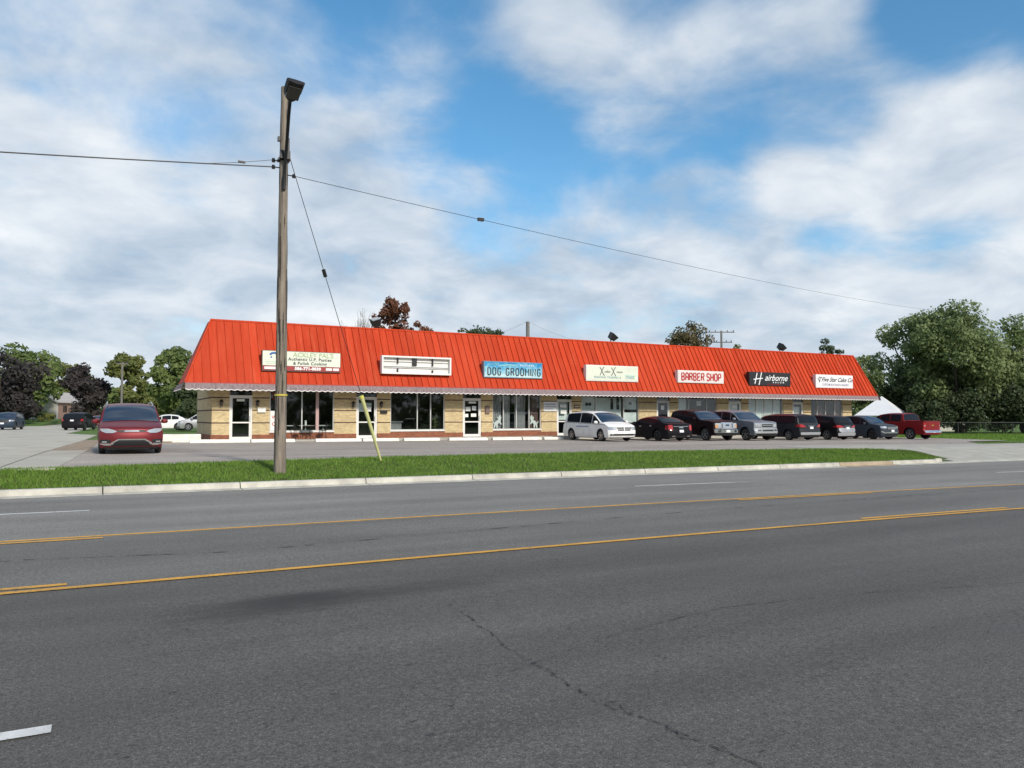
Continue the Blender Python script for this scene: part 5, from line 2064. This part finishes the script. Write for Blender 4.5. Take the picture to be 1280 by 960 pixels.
c = Car('suv', "parked_suv", "dark blue car facing forward on the side street, cut by the photo edge", "car", P_NAVY, (-7.3, 89.0, far_z(-7, 87)), R(-98), None, C_RIMD)
c.front([(.80, .56, .90), (.86, .52, .93), (.94, .60, .93)], "headlight", C_LAMP, mirror=True)
c.front([(.70, -.5, .5), (.92, -.5, .5)], "grille", C_GRILLE)
c.plate(.62, end=1, off=.02)
c = Car('suv', "parked_suv", "black sport utility seen from behind beside the island on the side street", "car", P_BLACK, (-1.2, 85.5, far_z(-1.7, 84)), R(74), None, C_RIMD, H=1.80)
c.front([(.86, .74, .92), (1.05, .76, .93)], "tail_light", C_TAIL, mirror=True, end=-1, off=.014)
c.plate(.92, off=.02)
c = Car('sedan', "parked_sedan", "faded red sedan farther down the side street", "car", P_PINK, (.6, 111.5, far_z(.3, 110)), R(90), C_GLASSB, C_RIM)
c.front([(.70, .55, .88), (.90, .55, .88)], "tail_light", C_TAIL, mirror=True, end=-1, off=.012)
c.plate(.6)
c = Car('sedan', "parked_sedan", "white sedan in profile on the cross street behind the shop corner", "car", P_WHITE, (5.75, 78.2, lotz(6) + .02), R(172), None, C_RIM, L=4.6, wb=2.7, H=1.5,
        top=[(2.3, .74), (2.2, .84), (1.8, .93), (1.1, 1.02), (.35, 1.38), (0, 1.47), (-.4, 1.5), (-1.0, 1.45), (-1.4, 1.34), (-1.95, 1.08), (-2.05, 1.05), (-2.25, 1.0), (-2.3, .95)], side=[(.2, .8), (-.6, .15), (-1.25, -.65)], ws=(.3, 1.05), rg=(-1.88, -1.3))
c = Car('van', "parked_van", "silver van with reddish side windows half hidden by the shop corner", "car", P_SILVER, (9.3, 76.8, lotz(9) + .02), R(172), None, C_RIM)

# ------------------------------------------------------------------ trees
def leaves_mesh(name, C, rad, n, size, mat, squash=.8, surf=.55, seed=1):
    """n leaf-sized faces spread through clumps C (k x 3) with radii rad (k)"""
    g = np.random.default_rng(seed)
    k = len(C)
    wts = rad ** 2
    idx = g.choice(k, n, p=wts / wts.sum())
    u = g.normal(size=(n, 3))
    u /= np.linalg.norm(u, axis=1)[:, None]
    q = np.where(g.random(n) < surf, g.uniform(.72, 1.08, n), g.random(n) ** .5)
    P = C[idx] + u * (rad[idx] * q)[:, None] * np.array([1, 1, squash])
    nrm_ = u * .9 + g.normal(size=(n, 3)) * .6 + np.array([.05, -.45, .35])
    nrm_ /= np.linalg.norm(nrm_, axis=1)[:, None]
    a = np.cross(nrm_, g.normal(size=(n, 3)))
    a /= np.linalg.norm(a, axis=1)[:, None]
    b_ = np.cross(nrm_, a)
    s_ = size * g.uniform(.55, 1.35, n)
    a = a * s_[:, None]
    b_ = b_ * (s_ * .55)[:, None]
    V = np.stack([P - a, P + b_ - a * .1, P + a, P - b_ - a * .1], 1).reshape(-1, 3)
    return tri_mesh(name, V, 4, mat)


def tree(name, label, x, y, top, rx, mat, n=2600, size=.30, crown_base=.25, z0=None, nclump=26, trunk=.22, ry=None, seed=1, cat="tree", limbs=9, shape='round', clump=.30, group=None, sparse=1.0):
    r = random.Random(seed)
    z0 = (lotz(x) - .15) if z0 is None else z0
    H = top - z0
    t = thing(name, label, cat, (x, y, z0), r.uniform(0, 6.28) * 0, group)
    ry = ry or rx
    zc0 = H * crown_base
    C, rad = [], []
    for k in range(nclump):
        for _ in range(50):
            u = Vector((r.uniform(-1, 1), r.uniform(-1, 1), r.uniform(-1, 1)))
            if shape == 'cone':
                hh = (u.z + 1) / 2
                if math.hypot(u.x, u.y) <= (1 - hh) * .95 + .05:
                    break
            elif u.length <= 1:
                break
        hh = (u.z + 1) / 2
        cr = clump * min(rx, (H - zc0) / 2) * r.uniform(.7, 1.3)
        if shape == 'cone':
            cr *= (1.15 - hh)
        C.append((u.x * (rx - cr * .7), u.y * (ry - cr * .7), zc0 + cr * .6 + hh * (H - zc0 - cr * 1.3)))
        rad.append(cr)
    C, rad = np.array(C), np.array(rad)
    kmax = int(np.argmax(C[:, 2] + rad * .75))
    C[:, 2] = zc0 + (C[:, 2] - zc0) * (H - rad[kmax] * .75 - zc0) / (C[kmax, 2] - zc0)
    me = leaves_mesh("crown", C, rad, n, size, mat, seed=seed)
    link("crown", me, t)
    tr = MB()
    tw = trunk
    th = zc0 + (H - zc0) * (.55 if shape != 'cone' else .9)
    bend = [(0, 0, -.2), (r.uniform(-.1, .1) * tw, 0, zc0 * .5), (r.uniform(-.4, .4), r.uniform(-.3, .3), zc0), (r.uniform(-.5, .5), r.uniform(-.5, .5), th)]
    tr.tube(bend, [tw * 1.25, tw, tw * .8, tw * .25], 8)
    tk = tr.build("trunk", M_BARK, t, smooth=True)
    order = list(range(nclump))
    r.shuffle(order)
    for k in order[:limbs]:
        c = Vector(C[k])
        s0 = Vector(bend[1]).lerp(Vector(bend[3]), r.uniform(.25, .75))
        s0.z = min(s0.z, c.z * .95)
        m1 = s0.lerp(c, .5) + Vector((r.uniform(-.3, .3), r.uniform(-.3, .3), r.uniform(-.2, .5)))
        MB().tube([s0, m1, c], [tw * .42, tw * .28, tw * .06], 6).build("limb", M_BARK, tk, smooth=True)
    return t


# big trees at the right, beyond the lawn
def atd(u, v, D):
    """metric point for notes taken from the photograph's measured directions"""
    return None


tree("willow_tree", "tallest bushy green tree at the far right, its crown overhanging the lawn", 84.5, 51.5, 14.6, 6.2, M_LF_WILLOW, n=26000, size=.20, crown_base=.06, nclump=64, trunk=.45, seed=11, limbs=16, clump=.27)
tree("willow_tree", "spreading green tree with bare arching limbs, right of the red roof end", 83.6, 56.0, 13.6, 4.9, M_LF_WILLOW, n=16000, size=.19, crown_base=.16, nclump=38, trunk=.38, seed=12, limbs=14, clump=.27)
tree("willow_tree", "dense green tree cut by the photo edge, behind the lawn", 90.2, 47.6, 12.9, 5.2, M_LF_WILLOW, n=16000, size=.20, crown_base=.05, nclump=44, trunk=.4, seed=13, limbs=10, clump=.28)
tree("thicket_tree", "low dark tree between grey roofed house and tallest tree", 82.0, 55.0, 7.5, 3.6, M_LF_DARK, n=8000, size=.2, crown_base=.02, nclump=26, trunk=.2, seed=14, limbs=6, clump=.32)
tree("thicket_tree", "leafy tree crown just beyond the end of the red roof", 78.0, 58.4, 8.8, 3.0, M_LF_WILLOW, n=9500, size=.18, crown_base=.12, nclump=34, trunk=.2, seed=15, limbs=7, clump=.33)
for i, (x, y, tp, rx) in enumerate(((79.5, 51.3, 3.4, 2.0), (82.5, 49.6, 4.3, 2.2), (85.8, 47.6, 4.8, 2.4), (88.7, 45.6, 5.0, 2.4), (91.6, 43.6, 5.2, 2.4), (94.5, 41.2, 5.2, 2.4))):
    tree("shrub", ["low dark shrub behind the chain link fence end", "dark shrub behind the middle of the chain link fence", "dark shrub just right of the chain link fence", "dark shrub below the tallest tree's trunk",
                   "dark shrub below the tree at the photo edge", "dark shrub outside the photo edge"][i], x, y, tp + .4, rx * 1.25, M_LF_DARK, n=4500, size=.17, crown_base=.0, nclump=22, trunk=.06, seed=30 + i, cat="shrub", limbs=3, clump=.4, group="shrubs along the right lawn") if i < 5 else None

# trees above and behind the red roof
tree("red_maple", "red brown autumn tree rising behind the roof near the pole", 25.4, 71.0, 13.5, 2.3, M_LF_RED, n=4600, size=.17, crown_base=.36, nclump=70, trunk=.2, seed=21, limbs=20, clump=.20)
tree("red_maple", "small red brown tree right of the taller autumn tree behind the roof", 27.9, 69.6, 11.0, 1.5, M_LF_RED, n=2200, size=.15, crown_base=.45, nclump=34, trunk=.1, seed=22, limbs=10, clump=.24)


def bare_tree(x, y, top, spread, seed, label):
    r = random.Random(seed)
    z0 = lotz(x) - .1
    t = thing("bare_tree", label, "tree", (x, y, z0))
    H = top - z0
    mb = MB().tube([(0, 0, 0), (.05, 0, H * .4), (0, .1, H * .62)], [.16, .12, .07], 7)
    tk = mb.build("trunk", M_BARK, t, smooth=True)
    tw = MB()
    for k in range(46):
        a = r.uniform(0, 6.28)
        s0 = Vector((0, 0, H * r.uniform(.4, .62)))
        tip = Vector((math.cos(a) * spread * r.uniform(.3, 1), math.sin(a) * spread * r.uniform(.3, 1), H * r.uniform(.78, 1.0)))
        m_ = s0.lerp(tip, .5) + Vector((r.uniform(-.3, .3), r.uniform(-.3, .3), -.2))
        tw.tube([s0, m_, tip], [.032, .02, .008], 4, cap=False)
        for j in range(3):
            b0 = m_.lerp(tip, r.uniform(.1, .8))
            tw.tube([b0, b0 + Vector((r.uniform(-.6, .6), r.uniform(-.6, .6), r.uniform(.4, 1.1)))], [.013, .005], 3, cap=False)
    o = tw.build("twigs", M_BARK, t)
    o['kind'] = 'stuff'


bare_tree(23.4, 73.0, 12.6, 1.7, 5, "leafless tree with fine upright twigs beside the red brown tree")
bare_tree(21.7, 72.0, 11.2, 1.2, 6, "smaller leafless tree with thin twigs nearest the utility pole")
tree("cedar_tree", "flat topped dark evergreen peeking over the middle of the roof", 30.9, 62.5, 10.0, 3.3, M_LF_DARK, n=6500, size=.15, crown_base=.62, nclump=80, trunk=.2, seed=23, limbs=6, clump=.34, ry=2.4)
tree("oak_tree", "round olive and rust coloured tree behind the roof by the crossarm pole", 64.3, 72.7, 13.7, 3.3, M_LF_OAK, n=7500, size=.17, crown_base=.34, nclump=70, trunk=.22, seed=24, limbs=12, clump=.24)
tree("ash_tree", "small yellowish treetop over the roof right of the crossarm pole", 73.3, 73.6, 11.1, 1.7, M_LF_YELL, n=1500, size=.16, crown_base=.45, nclump=26, trunk=.12, seed=25, limbs=6)
tree("spruce_tree", "small dark green treetop over the right end of the roof", 84.0, 68.0, 11.9, 1.9, M_LF_DARK, n=3200, size=.17, crown_base=.35, nclump=44, trunk=.14, seed=26, limbs=10, clump=.26)

# trees on the left
tree("purple_maple", "dark purple leaved tree in front of the far white house", -11.5, 131.0, 11.6, 6.4, M_LF_PURPLE, n=6500, size=.32, crown_base=.04, nclump=40, trunk=.3, seed=41, limbs=7, clump=.30, z0=.3)
tree("maple_tree", "tall green tree standing behind the dark purple tree at the photo edge", -11.0, 153.0, 13.9, 7.0, M_LF_GREEN, n=5200, size=.4, crown_base=.15, nclump=34, trunk=.35, seed=42, limbs=7, z0=.3)
tree("maple_tree", "pale green tree in the distance behind the white house", -5.6, 196.0, 14.2, 5.4, M_LF_YELL, n=3600, size=.42, crown_base=.05, nclump=26, trunk=.3, seed=43, limbs=5, z0=.2)
tree("purple_maple", "round dark purple tree right of the white house", -.8, 136.0, 10.0, 3.9, M_LF_PURPLE, n=5200, size=.30, crown_base=.06, nclump=34, trunk=.3, seed=44, limbs=7, clump=.32, z0=.3)
tree("maple_tree", "yellow green tree behind the thin pole and red minivan", 4.6, 133.0, 11.6, 3.4, M_LF_YELL, n=3800, size=.32, crown_base=.02, nclump=28, trunk=.25, seed=45, limbs=6, z0=.3)
tree("maple_tree", "green tree with ragged top left of the shop corner", 8.5, 101.0, 10.3, 3.3, M_LF_GREEN, n=6000, size=.27, crown_base=.10, nclump=34, trunk=.22, seed=46, limbs=8, clump=.27, z0=.35)
tree("evergreen_shrub", "dark evergreen close behind the brick end wall", 8.0, 83.0, 5.6, 1.7, M_LF_DARK, n=2600, size=.2, crown_base=.0, nclump=18, trunk=.15, seed=47, cat="shrub", limbs=3, clump=.4)
tree("maple_tree", "short yellow green tree between thin pole and ragged tree", 6.0, 118.0, 7.2, 2.6, M_LF_YELL, n=2400, size=.28, crown_base=.02, nclump=18, trunk=.15, seed=48, limbs=4, z0=.3)
tree("shrub", "round green hedge bush in front of the white house", -8.6, 145.0, 3.0, 2.4, M_LF_DARK, n=1800, size=.22, crown_base=.0, nclump=14, trunk=.08, seed=49, cat="shrub", limbs=2, clump=.5, z0=.9)
tree("shrub", "light green low bush left of the black sport utility", -6.6, 142.0, 2.3, 1.5, M_LF_YELL, n=1200, size=.2, crown_base=.0, nclump=10, trunk=.06, seed=50, cat="shrub", limbs=2, clump=.5, z0=.85)
# distant wood along the horizon on both sides
def woods(xs, y, hmin, hmax, label, seed, mat, n):
    r = random.Random(seed)
    C, rad = [], []
    for x in np.arange(xs[0], xs[1], 4.5):
        h = r.uniform(hmin, hmax)
        for k in range(5):
            C.append((x + r.uniform(-3, 3), y + r.uniform(-5, 5), h * (k + .6) / 5.5))
            rad.append(r.uniform(2.0, 3.6))
    me = leaves_mesh("woods", np.array(C), np.array(rad), n, .8, mat, seed=seed)
    tag(link("woods", me), label, kind='stuff')


woods((-95, -20), 230, 9, 15, "far green woodland at the left end of the street", 71, M_LF_GREEN, 7000)
woods((-8, 60), 215, 6, 9, "far green woodland behind the left trees", 72, M_LF_GREEN, 6000)
woods((95, 330), 120, 8, 14, "far green woodland behind the trees on the right", 73, M_LF_DARK, 9000)

# ------------------------------------------------------------------ houses and poles in the distance
M_SIDING = mk("pale_siding", (.52, .50, .44), .8, var=.1)
M_SHINGLE = mk("grey_shingle", (.13, .13, .14), .9, var=.25, scale=5)
M_SHINGW = mk("pale_shingle", (.42, .38, .35), .9, var=.2)
M_HWHITE = mk("white_metal_roof", (.74, .74, .74), .6, var=.06)
M_BRICKR = mk("house_brick", (.27, .17, .13), .85, var=.25, scale=6)
M_HGLASS = mk_solid("house_window_glass", (.03, .035, .04), .1)


def house(name, label, x, y, z0, L, D, hw, hr, rz, mwall, mroof, wins, gable_along=True):
    t = thing(name, label, "house", (x, y, z0), rz)
    wl = MB()
    wl.box(-L / 2, L / 2, -D / 2, D / 2, -.5, hw)
    for sx in (-1, 1):
        e = sx * L / 2
        a = [(e, -D / 2, hw), (e, D / 2, hw), (e, 0, hr)]
        b_ = [(e - sx * .1, p[1], p[2]) for p in a]
        wl.add(a + b_, [(0, 1, 2), (3, 5, 4), (0, 2, 5, 3), (1, 4, 5, 2)])
    wl.build("wall", mwall, t)
    rf = MB()
    o = .45
    k = (hr - hw) / (D / 2)
    for sy in (-1, 1):
        a, b_ = (D / 2 + o) * sy, 0
        za, zb_ = hw - o * k, hr
        rf.add([(-L / 2 - o, a, za), (L / 2 + o, a, za), (L / 2 + o, b_, zb_), (-L / 2 - o, b_, zb_),
                (-L / 2 - o, a, za + .16), (L / 2 + o, a, za + .16), (L / 2 + o, b_, zb_ + .16), (-L / 2 - o, b_, zb_ + .16)],
               [(0, 1, 2, 3), (4, 7, 6, 5), (0, 4, 5, 1), (1, 5, 6, 2), (2, 6, 7, 3), (3, 7, 4, 0)])
    rf.build("roof", mroof, t)
    for (face, c_, z, w, h) in wins:
        mb, pn = MB(), MB()
        if face == 'y-':
            y_ = -D / 2
            mb.box(c_ - w / 2 - .08, c_ + w / 2 + .08, y_ - .04, y_ + .02, z - .08, z + h + .08)
            pn.box(c_ - w / 2, c_ + w / 2, y_ - .06, y_ - .03, z, z + h)
        else:
            sx = -1 if face == 'x-' else 1
            e = sx * L / 2
            mb.box(min(e, e + sx * .04), max(e, e + sx * .04), c_ - w / 2 - .08, c_ + w / 2 + .08, z - .08, z + h + .08)
            pn.box(min(e + sx * .03, e + sx * .06), max(e + sx * .03, e + sx * .06), c_ - w / 2, c_ + w / 2, z, z + h)
        f = mb.build("window", M_HWHITE, t)
        pn.build("pane", M_HGLASS, f)
    return t


# ranch house at the end of the side street
h = house("ranch_house", "distant ranch house with pale gable wall and brick side beyond the side street", -6.6, 168.0, 1.3, 15.0, 8.0, 3.1, 4.9, R(66), M_SIDING, M_SHINGW,
          [('y-', -4.5, 1.2, 1.5, 1.2), ('y-', -1.0, 1.0, 2.4, 1.5), ('y-', 3.5, 1.2, 1.5, 1.2), ('x+', -1.5, 1.2, 1.3, 1.2), ('x-', 1.0, 1.2, 1.4, 1.2)])
MB().box(-6.8, 6.0, -4.06, -4.0, 0, 2.9).build("brick_front", M_BRICKR, h)
wt = thing("white_pavilion", "white hip roofed pavilion beyond the end of the red roof", "pavilion", (76.8, 55.4, -.25), R(28))
wt.scale = (.88, .88, .97)
MB().box(-2.5, 2.5, -2.3, 2.3, 0, 2.2).build("wall", M_HWHITE, wt)
mb = MB()
mb.add([(-3.0, -2.8, 2.15), (3.0, -2.8, 2.15), (3.0, 2.8, 2.15), (-3.0, 2.8, 2.15), (-.35, 0, 4.35), (.35, 0, 4.35)], [(0, 1, 5, 4), (1, 2, 5), (2, 3, 4, 5), (3, 0, 4), (0, 3, 2, 1)])
mb.build("roof", M_HWHITE, wt)
h = house("grey_house", "grey roofed house half hidden behind the trees above the red pickup", 94.5, 63.5, -.2, 9.0, 7.0, 2.6, 4.6, R(-20), M_SIDING, M_SHINGLE, [('y-', -2.5, 1.0, 1.3, 1.1), ('y-', 2.0, 1.0, 1.6, 1.1)])

M_POLE2 = mk("old_grey_pole", (.17, .16, .145), .9, var=.25)


def far_pole(x, y, top, r, label, arms=(), cat="utility pole", name="utility_pole"):
    z0 = lotz(x) - .2
    t = thing(name, label, cat, (x, y, z0))
    H = top - z0
    MB().tube([(0, 0, 0), (0, 0, H)], [r * 1.25, r], 8).build("post", M_POLE2, t)
    for z, w, ang in arms:
        c_, s__ = math.cos(R(ang)), math.sin(R(ang))
        MB().tube([(-w * c_, -w * s__, z - z0), (w * c_, w * s__, z - z0)], .075, 6).build("crossarm", M_POLE2, t)
        for q in (-.9, -.45, .45, .9):
            MB().lathe([(0, 0), (.07, 0), (.05, .22), (0, .24)], 6, c=(q * w * c_, q * w * s__, z - z0 + .06)).build("insulator", C_TRIM, t)
    return t


far_pole(44.4, 77.9, 12.8, .22, "grey wooden pole top rising over the middle of the roof")
far_pole(78.6, 82.0, 14.0, .14, "distant pole with two crossarms right of the olive tree", ((13.8, 1.9, -28), (12.35, 1.55, -28)))
far_pole(3.0, 109.0, 8.6, .12, "thin pale pole behind the red minivan on the left", ((8.4, .7, -20),), "light pole", "light_pole")
far_pole(58.2, 40.6, 11.6, .01, "x") if False else None
# service wires by the middle pole
for a, b_ in (((44.4, 77.9, 12.9), (36.5, 80.0, 10.4)), ((44.4, 77.9, 12.9), (53.0, 76.0, 10.5))):
    wire("service_wire", sag(a, b_, .5, 10), .011, "thin service wire sloping down " + ("left" if b_[0] < 44 else "right") + " from the grey pole behind the roof")

# chain link fence before the right shrubs
f = thing("chain_link_fence", "low grey chain link fence at the edge of the right lawn", "fence", (74.5, 51.2, 0))
M_GALV = mk("galvanised_steel", (.10, .10, .10), .5, .5, var=.15)
fx0, fy0, fx1, fy1 = 0.0, 0.0, 13.0, -9.2
for k in range(7):
    q = k / 6
    MB().tube([(fx0 + (fx1 - fx0) * q, fy0 + (fy1 - fy0) * q, lotz(75) - .2), (fx0 + (fx1 - fx0) * q, fy0 + (fy1 - fy0) * q, 1.15)], .03, 6).build("fence_post", M_GALV, f)
MB().tube([(fx0, fy0, 1.12), (fx1, fy1, 1.12)], .022, 6).build("top_rail", M_GALV, f)
mb = MB()
nW = 110
for k in range(nW):
    for d_ in (-1, 1):
        q0, q1 = k / nW, (k + d_ * 7) / nW
        if 0 <= q1 <= 1:
            a = Vector((fx1 * q0, fy1 * q0, -.1))
            b_ = Vector((fx1 * q1, fy1 * q1, 1.1))
            mb.tube([a, b_], .004, 3, cap=False)
o = mb.build("wire_mesh", M_GALV, f)
o['kind'] = 'stuff'

# lawn grass on the right and on the left corner: short blades over the nearer parts
def lawn_blades(n, poly_fun, name, label, hmin=.05, hmax=.12, w=.03):
    P = poly_fun(n)
    x, y = P[:, 0], P[:, 1]
    z = np.array([gz(a, b_) for a, b_ in zip(x, y)])
    h_ = rng.uniform(hmin, hmax, len(x))
    a = rng.uniform(0, 6.283, len(x))
    ln = rng.uniform(-.5, .5, (len(x), 2)) * h_[:, None]
    v = np.empty((len(x), 3, 3))
    v[:, 0] = np.stack([x - np.cos(a) * w, y - np.sin(a) * w, z], 1)
    v[:, 1] = np.stack([x + np.cos(a) * w, y + np.sin(a) * w, z], 1)
    v[:, 2] = np.stack([x + ln[:, 0], y + ln[:, 1], z + h_], 1)
    tag(link(name, tri_mesh(name, v.reshape(-1, 3), 3, M_GRASS)), label, kind='stuff')


def right_poly(n):
    x = rng.uniform(52, 92, n)
    y = rng.uniform(27, 52, n)
    lowy = np.interp(x, [52, 57, 58.5, 66, 80, 92], [60, 31.5, 31.2, 30.0, 28, 27])
    return np.stack([x, y], 1)[(y > lowy) & (x > 57.3)]


lawn_blades(36000, right_poly, "lawn_grass", "mown lawn grass before the trees on the right", .06, .15, .03)
def tip_poly(n):
    x = rng.uniform(45.5, 66, n)
    w_ = np.interp(x, [45.5, 48, 66], [.1, 1.2, 2.4])
    return np.stack([x, 26.3 + (x - 45.5) * .03 + rng.random(n) * w_], 1)


tipv = MB()
tipv.add([(45.4, 26.3, lotz(45) + .02), (66, 26.8, lotz(66) + .03), (66, 29.4, lotz(66) + .03), (48, 27.7, lotz(48) + .03)], [(0, 1, 2, 3)])
tag(tipv.build("verge", M_SOIL), "small turf island right of the driveway", kind='structure')
lawn_blades(7000, tip_poly, "grass", "short grass on the small island right of the driveway", .06, .14, .02)

# rising front lawn of the far house
mb = MB()
rowsy = [(108, .16, -8.9), (114, .30, -8.2), (123, .42, -6.6), (140, .85, -5.9), (160, 1.3, -5.2), (190, 1.35, -4.2)]
mb.grid([[(-60, y, z), (-25, y, z), (xr - 2, y, z), (xr, y, z - .02), (xr + .02, y, -.2)] for y, z, xr in rowsy])
tag(mb.build("front_lawn", M_LAWN), "green front lawn rising to the far white house", kind='structure')
woods((-90, 110), -62, 5, 9, "unseen green woodland added across the road behind the viewer for window reflections", 74, M_LF_GREEN, 9000)  # out-of-view trees, added so the shop glass has foliage to reflect
